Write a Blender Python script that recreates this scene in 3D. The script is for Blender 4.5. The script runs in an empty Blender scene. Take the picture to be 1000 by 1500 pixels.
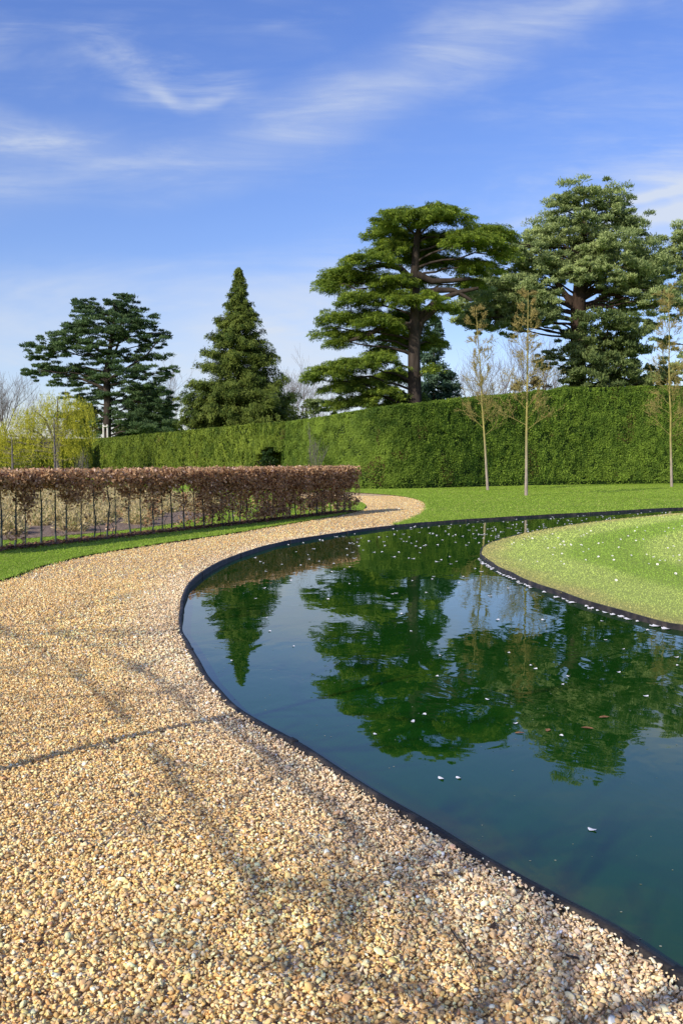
import bpy, math, random
import numpy as np
from mathutils import Vector
from mathutils.geometry import delaunay_2d_cdt

rng = np.random.default_rng(7)
random.seed(7)
SC = bpy.context.scene
COL = SC.collection
R = math.radians
PI = math.pi

# ------------------------------------------------------------------ camera
CAM_H, FPX, HORIZON = 1.35, 1350.0, 676.0
PITCH = math.atan((750 - HORIZON) / FPX)
cd = bpy.data.cameras.new('camera')
cam = bpy.data.objects.new('camera', cd)
COL.objects.link(cam)
cam.location = (0, 0, CAM_H)
cam.rotation_euler = (PI / 2 - PITCH, 0, 0)
cd.sensor_fit = 'VERTICAL'
cd.sensor_height = 36
cd.lens = FPX / 1500 * 36
cd.clip_start = 0.05
cd.clip_end = 6000
SC.camera = cam


def ray(px, py):
    x, u = (px - 500) / FPX, (750 - py) / FPX
    return np.array([x, math.cos(PITCH) + u * math.sin(PITCH), -math.sin(PITCH) + u * math.cos(PITCH)])


def G(px, py, z=0.0):                       # the point of the level z seen there (survey of the ground)
    r = ray(px, py)
    t = (z - CAM_H) / r[2]
    return np.array([r[0] * t, r[1] * t])


def W(px, py, Y):                           # the point at distance Y seen there
    r = ray(px, py)
    t = Y / r[1]
    return np.array([r[0] * t, Y, CAM_H + r[2] * t])


# ------------------------------------------------------------------ light
SUN_EL, AZ = R(30), R(49)
SHX, SHY = math.cos(AZ), math.sin(AZ)       # direction in which shadows fall
sd = bpy.data.lights.new('sun', 'SUN')
sun = bpy.data.objects.new('sun', sd)
COL.objects.link(sun)
sd.energy = 5.0
sd.angle = R(0.53)
sd.color = (1.0, 0.93, 0.82)
dvec = Vector((SHX * math.cos(SUN_EL), SHY * math.cos(SUN_EL), -math.sin(SUN_EL)))
sun.rotation_euler = dvec.to_track_quat('-Z', 'Y').to_euler()
sun.location = (-20, -23, 20)

SC.view_settings.view_transform = 'Standard'
SC.view_settings.look = 'None'
SC.view_settings.exposure = 0
SC.view_settings.gamma = 1
SC.cycles.use_denoising = True
SC.cycles.max_bounces = 8
SC.cycles.transparent_max_bounces = 8

# ------------------------------------------------------------------ node helper


class NT:
    def __init__(self, tree):
        self.t = tree
        tree.nodes.clear()

    def n(self, typ, **kw):
        nd = self.t.nodes.new(typ)
        for k, v in kw.items():
            setattr(nd, k, v)
        return nd

    def put(self, sock, v):
        if hasattr(v, 'is_output'):
            self.t.links.new(v, sock)
        elif hasattr(v, 'outputs'):
            self.t.links.new(v.outputs[0], sock)
        elif v is not None:
            sock.default_value = v

    def m(self, op, a, b=None, c=None, clamp=False):
        nd = self.n('ShaderNodeMath', operation=op)
        nd.use_clamp = clamp
        for i, v in enumerate((a, b, c)):
            if v is not None:
                self.put(nd.inputs[i], v)
        return nd.outputs[0]

    def mix(self, f, a, b, blend='MIX'):
        nd = self.n('ShaderNodeMix', data_type='RGBA', blend_type=blend)
        self.put(nd.inputs['Factor'], f)
        for s, v in (('A', a), ('B', b)):
            k = [i for i in nd.inputs if i.name == s and i.type == 'RGBA'][0]
            if isinstance(v, tuple) and len(v) == 3:
                v = v + (1,)
            self.put(k, v)
        return [o for o in nd.outputs if o.type == 'RGBA'][0]

    def noise(self, vec, scale, detail=3, rough=0.55, dist=0.0):
        nd = self.n('ShaderNodeTexNoise')
        if vec is not None:
            self.put(nd.inputs['Vector'], vec)
        nd.inputs['Scale'].default_value = scale
        nd.inputs['Detail'].default_value = detail
        nd.inputs['Roughness'].default_value = rough
        nd.inputs['Distortion'].default_value = dist
        return nd.outputs['Fac']

    def ss(self, v, a, b):
        nd = self.n('ShaderNodeMapRange', interpolation_type='SMOOTHSTEP')
        self.put(nd.inputs['Value'], v)
        nd.inputs['From Min'].default_value = a
        nd.inputs['From Max'].default_value = b
        return nd.outputs['Result']

    def ramp(self, v, stops, interp='LINEAR'):
        nd = self.n('ShaderNodeValToRGB')
        nd.color_ramp.interpolation = interp
        el = nd.color_ramp.elements
        while len(el) > 1:
            el.remove(el[-1])
        el[0].position, el[0].color = stops[0][0], tuple(stops[0][1]) + (1,)
        for p, c in stops[1:]:
            e = el.new(p)
            e.color = tuple(c) + (1,)
        self.put(nd.inputs[0], v)
        return nd.outputs[0]

    def bump(self, h, strength, dist):
        nd = self.n('ShaderNodeBump')
        nd.inputs['Strength'].default_value = strength
        nd.inputs['Distance'].default_value = dist
        self.put(nd.inputs['Height'], h)
        return nd.outputs[0]


def new_mat(name):
    m = bpy.data.materials.new(name)
    m.use_nodes = True
    return m, NT(m.node_tree)


def finish(t, shader):
    o = t.n('ShaderNodeOutputMaterial')
    t.t.links.new(shader, o.inputs['Surface'])


def principled(t, color, rough=0.8, spec=0.3, normal=None, **kw):
    p = t.n('ShaderNodeBsdfPrincipled')
    if isinstance(color, tuple) and len(color) == 3:
        color = color + (1,)
    t.put(p.inputs['Base Color'], color)
    t.put(p.inputs['Roughness'], rough)
    p.inputs['Specular IOR Level'].default_value = spec
    if normal is not None:
        t.put(p.inputs['Normal'], normal)
    for k, v in kw.items():
        t.put(p.inputs[k], v)
    return p.outputs[0]


def leaf_mat(name, trans=0.25, spec=0.15, rough=0.6, gain=1.0):
    """foliage: the colour of each leaf comes with the mesh, plus a slow drift over the plant"""
    m, t = new_mat(name)
    a = t.n('ShaderNodeAttribute', attribute_name='col')
    g = t.n('ShaderNodeNewGeometry')
    nz = t.noise(g.outputs['Position'], 0.9, 2)
    c = t.mix(1.0, a.outputs['Color'], (gain, gain, gain), 'MULTIPLY')
    c = t.mix(t.m('MULTIPLY', t.ss(nz, .3, .7), .3), c, (0.6, 0.6, 0.6), 'MULTIPLY')
    s = principled(t, c, rough, spec)
    tr = t.n('ShaderNodeBsdfTranslucent')
    t.put(tr.inputs['Color'], c)
    mx = t.n('ShaderNodeMixShader')
    mx.inputs[0].default_value = trans
    t.t.links.new(s, mx.inputs[1])
    t.t.links.new(tr.outputs[0], mx.inputs[2])
    finish(t, mx.outputs[0])
    return m


def bark_mat(name, a, b, scale=6.0, bump=0.6):
    m, t = new_mat(name)
    g = t.n('ShaderNodeTexCoord')
    mp = t.n('ShaderNodeMapping')
    t.put(mp.inputs['Vector'], g.outputs['Object'])
    mp.inputs['Scale'].default_value = (1, 1, 0.25)
    nz = t.noise(mp.outputs[0], scale, 5, .65)
    c = t.ramp(nz, [(.3, a), (.7, b)])
    finish(t, principled(t, c, .9, .15, t.bump(nz, bump, .04)))
    return m


M = {}
M['needle'] = leaf_mat('needle_foliage', .35, gain=1.55)
M['leaf'] = leaf_mat('leaf_foliage', .38, gain=1.25)
M['dry'] = leaf_mat('dry_leaf', .38, .25, .5, 1.25)
M['grass'] = leaf_mat('grass_blade', .45, .12, .5, 1.95)
M['bark_dark'] = bark_mat('dark_bark', (.018, .014, .011), (.075, .058, .045), 3)
M['bark_pine'] = bark_mat('pine_bark', (.016, .011, .008), (.07, .045, .031), 3)
M['bark_grey'] = bark_mat('grey_bark', (.09, .08, .075), (.2, .175, .16), 8)
M['bark_far'] = bark_mat('distant_bark', (.14, .115, .11), (.24, .2, .19), 3)
M['bark_stem'] = bark_mat('beech_stem', (.03, .045, .042), (.09, .105, .095), 25)

# young lime trunks: grey below, turning yellow green upwards
m, t = new_mat('lime_bark')
g = t.n('ShaderNodeTexCoord')
sx = t.n('ShaderNodeSeparateXYZ')
t.put(sx.inputs[0], g.outputs['Object'])
mp = t.n('ShaderNodeMapping')
t.put(mp.inputs['Vector'], g.outputs['Object'])
mp.inputs['Scale'].default_value = (1, 1, .3)
nz = t.noise(mp.outputs[0], 14, 4)
k = t.ss(t.m('ADD', sx.outputs['Z'], t.m('MULTIPLY', nz, 1.2)), 1.2, 3.6)
c0 = t.ramp(nz, [(.3, (.2, .16, .125)), (.7, (.4, .33, .27))])
c1 = t.ramp(nz, [(.3, (.2, .17, .05)), (.7, (.36, .31, .1))])
finish(t, principled(t, t.mix(k, c0, c1), .8, .2, t.bump(nz, .4, .02)))
M['bark_lime'] = m

# gravel stones: colour per stone
m, t = new_mat('gravel_stone')
a = t.n('ShaderNodeAttribute', attribute_name='col')
g = t.n('ShaderNodeNewGeometry')
nz = t.noise(g.outputs['Position'], 90, 3)
c = t.mix(t.m('MULTIPLY', t.ss(nz, .35, .75), .45), a.outputs['Color'], (.65, .5, .36), 'MULTIPLY')
finish(t, principled(t, c, .75, .25, t.bump(nz, .3, .004)))
M['stone'] = m

# path bed under the loose stones, which also stands for the gravel far off
m, t = new_mat('gravel_bed')
g = t.n('ShaderNodeNewGeometry')
vo = t.n('ShaderNodeTexVoronoi')
t.put(vo.inputs['Vector'], g.outputs['Position'])
vo.inputs['Scale'].default_value = 42
vs = t.n('ShaderNodeSeparateXYZ')
t.put(vs.inputs[0], vo.outputs['Color'])
c = t.ramp(vs.outputs[0], [(0, (.26, .17, .09)), (.25, (.5, .34, .16)), (.55, (.62, .44, .21)), (.8, (.72, .56, .34)), (1, (.84, .73, .54))])
big = t.noise(g.outputs['Position'], 1.3, 4)
c = t.mix(t.m('MULTIPLY', t.ss(big, .35, .75), .35), c, (.7, .58, .42), 'MULTIPLY')
h = t.m('SUBTRACT', .6, vo.outputs['Distance'])
finish(t, principled(t, c, .85, .2, t.bump(h, .9, .02)))
M['gravel_bed'] = m


def lawn_mat(name, c_lo, c_hi, c_dry, dryness, use_attr=False):
    m, t = new_mat(name)
    g = t.n('ShaderNodeNewGeometry')
    n1 = t.noise(g.outputs['Position'], .45, 4)
    n2 = t.noise(g.outputs['Position'], 30, 4, .7)
    n3 = t.noise(g.outputs['Position'], 5, 3, .6)
    c = t.mix(t.ss(n2, .3, .7), c_lo, c_hi)
    c = t.mix(t.m('MULTIPLY', t.ss(n1, .45, .7), dryness), c, c_dry)
    c = t.mix(t.m('MULTIPLY', t.ss(n3, .45, .75), .4), c, (.6, .7, .5), 'MULTIPLY')
    if use_attr:
        a = t.n('ShaderNodeAttribute', attribute_name='col')
        c = t.mix(.75, c, a.outputs['Color'])
    finish(t, principled(t, c, .9, .1, t.bump(n2, .9, .05)))
    return m


M['lawn'] = lawn_mat('lawn_turf', (.16, .26, .018), (.27, .39, .035), (.34, .40, .07), .4)
M['island'] = lawn_mat('island_turf', (.26, .33, .045), (.42, .49, .1), (.48, .48, .15), .5, True)
m, t = new_mat('bed_soil')
g = t.n('ShaderNodeNewGeometry')
n1 = t.noise(g.outputs['Position'], 9, 6, .7)
finish(t, principled(t, t.ramp(n1, [(.3, (.16, .11, .08)), (.55, (.3, .22, .16)), (.75, (.38, .29, .22))]), .95, .1, t.bump(n1, 1, .08)))
M['soil'] = m
m, t = new_mat('cut_earth')
g = t.n('ShaderNodeNewGeometry')
n1 = t.noise(g.outputs['Position'], 25, 4, .7)
finish(t, principled(t, t.ramp(n1, [(.3, (.025, .018, .01)), (.7, (.08, .055, .03))]), .95, .1))
M['earth'] = m

# pond liner edging: black sheet with dust and scuffs
m, t = new_mat('black_edging')
g = t.n('ShaderNodeNewGeometry')
n1 = t.noise(g.outputs['Position'], 7, 5, .7)
n2 = t.noise(g.outputs['Position'], 60, 3, .6)
c = t.mix(t.m('MULTIPLY', t.ss(n1, .42, .72), .75), (.016, .014, .012), (.085, .068, .05))
finish(t, principled(t, c, .55, .35, t.bump(n2, .25, .01)))
M['edging'] = m

# water
m, t = new_mat('pond_water')
g = t.n('ShaderNodeNewGeometry')
mp = t.n('ShaderNodeMapping')
t.put(mp.inputs['Vector'], g.outputs['Position'])
mp.inputs['Scale'].default_value = (1, .6, 1)
n1 = t.noise(mp.outputs[0], 2.2, 3, .55, .6)
n0 = t.noise(g.outputs['Position'], .35, 2)
n4 = t.noise(mp.outputs[0], 9, 2, .5)
hh = t.m('ADD', n1, t.m('MULTIPLY', n4, .12))
c = t.mix(t.ss(n0, .3, .7), (.006, .041, .004), (.007, .049, .005))
finish(t, principled(t, c, .012, .5, t.bump(hh, .04, .06), IOR=1.41))
M['water'] = m

m, t = new_mat('white_petal')
finish(t, principled(t, (.85, .83, .8), .6, .3))
M['petal'] = m
m, t = new_mat('daisy_yellow')
finish(t, principled(t, (.6, .4, .03), .7, .2))
M['yolk'] = m
m, t = new_mat('dead_leaf')
g = t.n('ShaderNodeNewGeometry')
n1 = t.noise(g.outputs['Position'], 40, 3)
finish(t, principled(t, t.ramp(n1, [(.3, (.16, .07, .025)), (.7, (.34, .17, .06))]), .6, .3))
M['dead'] = m
m, t = new_mat('twig_wood')
finish(t, principled(t, (.06, .04, .028), .85, .1))
M['twig'] = m
M['bark_pale'] = bark_mat('pale_bark', (.34, .32, .25), (.55, .52, .42), 12)
m, t = new_mat('white_guard')
g = t.n('ShaderNodeNewGeometry')
n1 = t.noise(g.outputs['Position'], 3, 3)
finish(t, principled(t, t.ramp(n1, [(.3, (.5, .46, .4)), (.7, (.7, .66, .6))]), .7, .2))
M['guard'] = m

# ------------------------------------------------------------------ mesh helpers


def mesh_np(name, V, faces, mats, col=None, smooth=False, midx=None):
    """V (n,3); faces: list of (m,k) index arrays"""
    me = bpy.data.meshes.new(name)
    V = np.asarray(V, dtype=np.float32)
    me.vertices.add(len(V))
    me.vertices.foreach_set('co', V.ravel())
    loops = np.concatenate([f.ravel() for f in faces]).astype(np.int32)
    sizes = np.concatenate([np.full(len(f), f.shape[1], dtype=np.int32) for f in faces])
    starts = np.concatenate([[0], np.cumsum(sizes)[:-1]]).astype(np.int32)
    me.loops.add(len(loops))
    me.loops.foreach_set('vertex_index', loops)
    me.polygons.add(len(sizes))
    me.polygons.foreach_set('loop_start', starts)
    if smooth is True:
        me.polygons.foreach_set('use_smooth', np.ones(len(sizes), dtype=bool))
    if midx is not None:
        me.polygons.foreach_set('material_index', np.asarray(midx, dtype=np.int32))
    for mm in (mats if isinstance(mats, (list, tuple)) else [mats]):
        me.materials.append(mm)
    me.update(calc_edges=True)
    if col is not None:
        c4 = np.ones((len(V), 4), dtype=np.float32)
        c4[:, :3] = col
        at = me.attributes.new('col', 'FLOAT_COLOR', 'POINT')
        at.data.foreach_set('color', c4.ravel())
    return me


def obj(name, me, parent=None, loc=(0, 0, 0)):
    o = bpy.data.objects.new(name, me)
    COL.objects.link(o)
    o.location = loc
    if parent is not None:
        o.parent = parent
    return o


def empty(name, loc):
    return obj(name, None, None, tuple(float(v) for v in loc))


def tag(o, label=None, cat=None, group=None, kind=None):
    if label:
        o['label'] = label
    if cat:
        o['category'] = cat
    if group:
        o['group'] = group
    if kind:
        o['kind'] = kind
    return o


def unit(v):
    v = np.asarray(v, dtype=float)
    return v / (np.linalg.norm(v, axis=-1, keepdims=True) + 1e-9)


def tubes_mesh(name, tubes, mat, sides=6):
    """tubes: list of (pts(k,3), radii(k))"""
    VV, FF, off = [], [], 0
    for pts, rad in tubes:
        pts = np.asarray(pts, dtype=float)
        rad = np.asarray(rad, dtype=float)
        sd_ = sides if rad[0] > .02 else 4
        if rad[0] < .008:
            sd_ = 3
        k = len(pts)
        T = unit(np.gradient(pts, axis=0))
        ref = np.array([0, 0, 1.]) if abs(T[0, 2]) < .9 else np.array([1., 0, 0])
        A = unit(np.cross(T, ref))
        B = np.cross(T, A)
        ang = np.arange(sd_) * 2 * PI / sd_
        ring = pts[:, None] + rad[:, None, None] * (np.cos(ang)[None, :, None] * A[:, None] + np.sin(ang)[None, :, None] * B[:, None])
        VV.append(ring.reshape(-1, 3))
        i = np.arange(k - 1)[:, None] * sd_
        j = np.arange(sd_)[None]
        jn = (j + 1) % sd_
        FF.append(np.stack([off + i + j, off + i + jn, off + i + sd_ + jn, off + i + sd_ + j], -1).reshape(-1, 4))
        off += k * sd_
    return mesh_np(name, np.concatenate(VV), [np.concatenate(FF)], mat, smooth=True)


def rhombi(C, A, N, L, Wd):
    """leaf faces: centres, long axes, normals, lengths, widths"""
    A = unit(A)
    B = unit(np.cross(A, N))
    L = np.broadcast_to(np.asarray(L, dtype=float), (len(C),))[:, None]
    Wd = np.broadcast_to(np.asarray(Wd, dtype=float), (len(C),))[:, None]
    V = np.stack([C - A * L * .5, C + B * Wd * .5 + A * L * .08, C + A * L * .5, C - B * Wd * .5 + A * L * .08], 1)
    return V.reshape(-1, 3), np.arange(len(C) * 4).reshape(-1, 4)


class Leaves:
    def __init__(self):
        self.V, self.c, self.n = [], [], 0

    def add(self, C, A, N, L, Wd, col):
        V, _ = rhombi(C, A, N, L, Wd)
        self.V.append(V)
        self.c.append(np.repeat(np.broadcast_to(col, (len(C), 3)), 4, axis=0))
        self.n += len(C)

    def build(self, name, mat, parent=None, loc=(0, 0, 0)):
        V = np.concatenate(self.V) - np.asarray(loc)
        F = np.arange(self.n * 4).reshape(-1, 4)
        me = mesh_np(name, V, [F], mat, np.concatenate(self.c))
        return obj(name, me, parent)


def rnd_dir(n):
    return unit(rng.normal(size=(n, 3)))


def lerp_col(a, b, f):
    return np.asarray(a)[None] * (1 - f[:, None]) + np.asarray(b)[None] * f[:, None]


def vnoise(P, scale, seed=0):
    P = np.asarray(P, dtype=float) / scale + seed * 17.31
    i = np.floor(P).astype(np.int64)
    f = P - i
    f = f * f * (3 - 2 * f)

    def h(a):
        n = (a[:, 0] * 73856093) ^ (a[:, 1] * 19349663) ^ (a[:, 2] * 83492791)
        n = (n ^ (n >> 13)) * 1274126177
        n = n ^ (n >> 16)
        return (n & 0xFFFF) / 65535.0
    out = 0
    for dx in (0, 1):
        for dy in (0, 1):
            for dz in (0, 1):
                w = (f[:, 0] if dx else 1 - f[:, 0]) * (f[:, 1] if dy else 1 - f[:, 1]) * (f[:, 2] if dz else 1 - f[:, 2])
                out = out + w * h(i + np.array([dx, dy, dz]))
    return out


def vn2(X, Y, scale, seed=0):
    return vnoise(np.stack([X, Y, np.zeros_like(X) + .37], -1), scale, seed)


def crom(P, step, closed=False):
    """smooth curve through 2-D points, resampled evenly"""
    P = np.asarray(P, dtype=float)
    n = len(P)
    out = []
    for i in range(n if closed else n - 1):
        if closed:
            p0, p1, p2, p3 = P[(i - 1) % n], P[i], P[(i + 1) % n], P[(i + 2) % n]
        else:
            p0, p1, p2, p3 = P[max(i - 1, 0)], P[i], P[i + 1], P[min(i + 2, n - 1)]
        # centripetal spacing
        t0 = 0
        t1 = t0 + max(np.linalg.norm(p1 - p0), 1e-4) ** .5
        t2 = t1 + max(np.linalg.norm(p2 - p1), 1e-4) ** .5
        t3 = t2 + max(np.linalg.norm(p3 - p2), 1e-4) ** .5
        t = np.linspace(t1, t2, 40, endpoint=False)[:, None]
        A1 = (t1 - t) / (t1 - t0) * p0 + (t - t0) / (t1 - t0) * p1 if t1 > t0 + .02 else np.repeat(p1[None], 40, 0)
        A2 = (t2 - t) / (t2 - t1) * p1 + (t - t1) / (t2 - t1) * p2
        A3 = (t3 - t) / (t3 - t2) * p2 + (t - t2) / (t3 - t2) * p3 if t3 > t2 + .02 else np.repeat(p2[None], 40, 0)
        B1 = (t2 - t) / (t2 - t0) * A1 + (t - t0) / (t2 - t0) * A2
        B2 = (t3 - t) / (t3 - t1) * A2 + (t - t1) / (t3 - t1) * A3
        out.append((t2 - t) / (t2 - t1) * B1 + (t - t1) / (t2 - t1) * B2)
    Q = np.concatenate(out + [P[:1] if closed else P[-1:]])
    d = np.concatenate([[0], np.cumsum(np.linalg.norm(np.diff(Q, axis=0), axis=1))])
    m_ = max(int(d[-1] / step), 2)
    s = np.linspace(0, d[-1], m_ + 1)
    o = np.stack([np.interp(s, d, Q[:, 0]), np.interp(s, d, Q[:, 1])], 1)
    return o[:-1] if closed else o


def inside(P, poly):
    x, y = P[:, 0], P[:, 1]
    r = np.zeros(len(P), dtype=bool)
    n = len(poly)
    for i in range(n):
        x1, y1 = poly[i]
        x2, y2 = poly[(i + 1) % n]
        if y1 == y2:
            continue
        c = ((y1 > y) != (y2 > y)) & (x < (x2 - x1) * (y - y1) / (y2 - y1) + x1)
        r ^= c
    return r


def dist_poly(P, poly, closed=True):
    """distance to the outline"""
    A = np.asarray(poly)
    B = np.roll(A, -1, 0) if closed else A[1:]
    if not closed:
        A = A[:-1]
    out = np.full(len(P), 1e9)
    for a, b in zip(A, B):
        ab = b - a
        t = np.clip(((P - a) @ ab) / (ab @ ab + 1e-12), 0, 1)
        out = np.minimum(out, np.linalg.norm(P - (a + t[:, None] * ab), axis=1))
    return out


def cdt(loops, extra, keep):
    """triangulate with loops as constraint edges, keep triangles whose centre passes keep()"""
    P, E = [], []
    for lp in loops:
        o = len(P)
        n = len(lp)
        P += [Vector((float(a), float(b))) for a, b in lp]
        E += [(o + i, o + (i + 1) % n) for i in range(n)]
    P += [Vector((float(a), float(b))) for a, b in extra]
    v, e, f, *_ = delaunay_2d_cdt(P, E, [], 0, 1e-5)
    V = np.array([[a.x, a.y] for a in v])
    F = np.array([list(t) for t in f if len(t) == 3])
    c = V[F].mean(1)
    F = F[keep(c)]
    # all faces upwards
    a, b, c_ = V[F[:, 0]], V[F[:, 1]], V[F[:, 2]]
    neg = ((b - a)[:, 0] * (c_ - a)[:, 1] - (b - a)[:, 1] * (c_ - a)[:, 0]) < 0
    F[neg] = F[neg][:, ::-1]
    return V, F


# ------------------------------------------------------------------ the plan of the garden
LAWN_Z, PATH_Z, EDGE_Z, WATER_Z = 0.025, 0.0, 0.034, -0.022
bank_px = [(1000, 1424), (925, 1372), (860, 1333), (780, 1290), (700, 1249), (630, 1208), (560, 1168), (495, 1125), (430, 1086),
           (385, 1060), (345, 1034), (318, 1008), (297, 983), (278, 950), (266, 915), (266, 882), (280, 852), (315, 826), (360, 808), (410, 794),
           (500, 779), (560, 771), (620, 765), (680, 760.5), (740, 757), (800, 753.5), (860, 750.5), (930, 746.5), (1000, 743)]
bank = np.array([G(a, b, EDGE_Z) for a, b in bank_px])
bank_ctrl = np.concatenate([bank, [[14.5, 27.4], [20, 25.4], [23.8, 19.5], [24, 11], [20, 5], [13, 1.9], [7, .9], [3.4, 1.05], [1.8, 1.65]]])
BANK = crom(bank_ctrl, .12, True)
isl_px = [(1000, 914), (950, 903), (900, 890), (850, 876), (800, 859), (760, 843), (730, 829), (710, 817), (703, 807), (710, 798), (728, 790),
          (760, 782), (800, 774), (850, 766), (900, 760), (950, 755), (1000, 751)]
isl = np.array([G(a, b, EDGE_Z) for a, b in isl_px])
ISL = crom(np.concatenate([isl, [[12.6, 23.7], [17.5, 21.6], [20, 16], [19, 9.5], [14.5, 5.6], [9, 4.6], [5.2, 5.6]]]), .12, True)
pathL_px = [(0, 853), (60, 832), (130, 815), (220, 800), (330, 784), (400, 772), (460, 762), (500, 755), (530, 748)]
pathL = np.array([G(a, b, PATH_Z) for a, b in pathL_px])
pathR_px = [(575, 769.5), (600, 762), (618, 753), (624, 744), (618, 735), (600, 729.5), (570, 725.5), (535, 723), (490, 721)]
pathR = np.array([G(a, b, PATH_Z) for a, b in pathR_px])
# the path's left edge, then round the end of the beech hedge and back
hedge_end = G(520, 750)
ctrl_left = np.concatenate([[[-16, -7], [-12, -1], [-8, 3], [-5.4, 6.2], [-4.25, 8.6]], pathL])
left_line = crom(ctrl_left, .25)
turn = crom(np.array([pathL[-1], G(536, 741), G(520, 735), G(480, 732), G(440, 731)]), .3)
back = crom(np.array([G(440, 723), *pathR[::-1]]), .25)
# right edge = bank line from where the grass strip starts back to the camera, closing behind it
i_meet = np.argmin(np.linalg.norm(BANK - pathR[0], axis=1))
i_right = np.argmin(np.linalg.norm(BANK - np.array([3.4, 1.05]), axis=1))
seq = [i_meet]
while seq[-1] != i_right:
    seq.append((seq[-1] - 1) % len(BANK))
bank_run = BANK[seq]
PATH = np.concatenate([left_line, turn[1:], back, bank_run[1:], [[5.5, -2], [4, -7]]])

grid = []
for a in np.arange(-60, 60, 3.0):
    for b in np.arange(-10, 110, 3.0):
        grid.append((a, b))
OUT = np.array([[-2500, -600], [2500, -600], [2500, 4000], [-2500, 4000]], dtype=float)
pts = np.array(grid)
keepm = (dist_poly(pts, BANK) > .4) & (dist_poly(pts, PATH) > .4)
gV, gF = cdt([OUT, BANK, PATH], pts[keepm], lambda c: ~inside(c, BANK) & ~inside(c, PATH))
Vg = np.c_[gV, np.full(len(gV), LAWN_Z)]
# the cut turf edge beside the path
cut = np.concatenate([left_line, turn[1:], back])
n = len(cut)
cv = np.concatenate([np.c_[cut, np.full(n, LAWN_Z)], np.c_[cut, np.full(n, -.06)]])
i = np.arange(n - 1)
cf = np.stack([i, i + 1, i + n + 1, i + n], -1) + len(Vg)
me = mesh_np('ground', np.concatenate([Vg, cv]), [gF, cf], [M['lawn'], M['earth']], midx=[0] * len(gF) + [1] * len(cf))
tag(obj('ground', me), kind='structure')
pp = np.array([(a, b) for a in np.arange(-16, 8, .5) for b in np.arange(-7, 40, .5)])
pp = pp[inside(pp, PATH)]
pp = pp[dist_poly(pp, PATH) > .15]
pV, pF = cdt([PATH], pp, lambda c: inside(c, PATH))
me = mesh_np('path', np.c_[pV, np.full(len(pV), PATH_Z) + .012 * (vn2(pV[:, 0], pV[:, 1], .9) - .5)], [pF], M['gravel_bed'], smooth=True)
tag(obj('path', me), kind='structure')
wV, wF = cdt([BANK, ISL], np.zeros((0, 2)), lambda c: inside(c, BANK) & ~inside(c, ISL))
tag(obj('water', mesh_np('water', np.c_[wV, np.full(len(wV), WATER_Z)], [wF], M['water'])), kind='structure')

# island lawn, mown in rings
STR_A, STR_B, RIM = np.array([.26, .375, .055]), np.array([.45, .515, .135]), np.array([.48, .38, .16])


def island_col(P):
    d = dist_poly(P, ISL)
    w = vn2(P[:, 0], P[:, 1], 1.6) * .5
    band = .5 + .5 * np.clip(np.sin((d + w * .5) * 2 * PI / 2.2 - .8) * 3, -1, 1)
    c = lerp_col(STR_A, STR_B, band * .85)
    rim = np.clip(1 - (d - .1 + .25 * (vn2(P[:, 0], P[:, 1], .35, 3) - .5)) / .4, 0, 1) * .8
    return c * (1 - rim[:, None]) + RIM * rim[:, None]


ip = np.array([(a, b) for a in np.arange(1, 21, .35) for b in np.arange(4, 26, .35)])
ip = ip[inside(ip, ISL)]
ip = ip[dist_poly(ip, ISL) > .12]
iV, iF = cdt([ISL], ip, lambda c: inside(c, ISL))
tag(obj('island_lawn', mesh_np('island_lawn', np.c_[iV, np.full(len(iV), EDGE_Z - .012)], [iF], M['island'], island_col(iV))), kind='structure')


def strip(name, loop, top, bottom, thick, label):
    """edging: a thin upright band along a closed line, a little wavy along its top"""
    n = len(loop)
    tg = unit(np.roll(loop, -1, 0) - np.roll(loop, 1, 0))
    nr = np.stack([tg[:, 1], -tg[:, 0]], -1)
    wob = (vn2(loop[:, 0], loop[:, 1], .55) - .5)
    a, b = loop - nr * thick / 2 + nr * (wob * .035)[:, None], loop + nr * thick / 2 + nr * (wob * .035)[:, None]
    z = top + .018 * wob
    V = np.concatenate([np.c_[a, np.full(n, bottom)], np.c_[a, z], np.c_[b, z], np.c_[b, np.full(n, bottom)]])
    i = np.arange(n)
    j = (i + 1) % n
    F = np.concatenate([np.stack([k * n + i, k * n + j, (k + 1) * n + j, (k + 1) * n + i], -1) for k in range(3)])
    return tag(obj(name, mesh_np(name, V, [F], M['edging'])), label, 'pond edging')


strip('pond_edging', BANK, EDGE_Z, -.35, .03, 'thin black outer edging between the gravel path and the pond')
strip('pond_edging', ISL, EDGE_Z - .008, -.35, .02, 'black edging round the grass island with petals along its waterline')

def joints(o, loop, every):
    """overlapping ends of the edging lengths, each with a bolt"""
    tg = unit(np.roll(loop, -1, 0) - np.roll(loop, 1, 0))
    nr = np.stack([tg[:, 1], -tg[:, 0]], -1)
    for i in range(0, len(loop), every):
        wob = vn2(loop[i:i + 1, 0], loop[i:i + 1, 1], .55)[0] - .5
        c = np.r_[loop[i] + nr[i] * wob * .035, 0]
        t3, n3 = np.r_[tg[i], 0], np.r_[nr[i], 0]
        V = np.array([c + t3 * a * .03 + n3 * b * .019 + [0, 0, z] for z in (-.2, EDGE_Z + .018 * wob + .003) for a, b in ((-1, -1), (1, -1), (1, 1), (-1, 1))])
        F = np.array([[0, 1, 5, 4], [1, 2, 6, 5], [2, 3, 7, 6], [3, 0, 4, 7], [4, 5, 6, 7]])
        obj('joint_plate', mesh_np('joint_plate', V, [F], M['edging']), o)


joints(bpy.data.objects['pond_edging'], BANK, 19)

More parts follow.
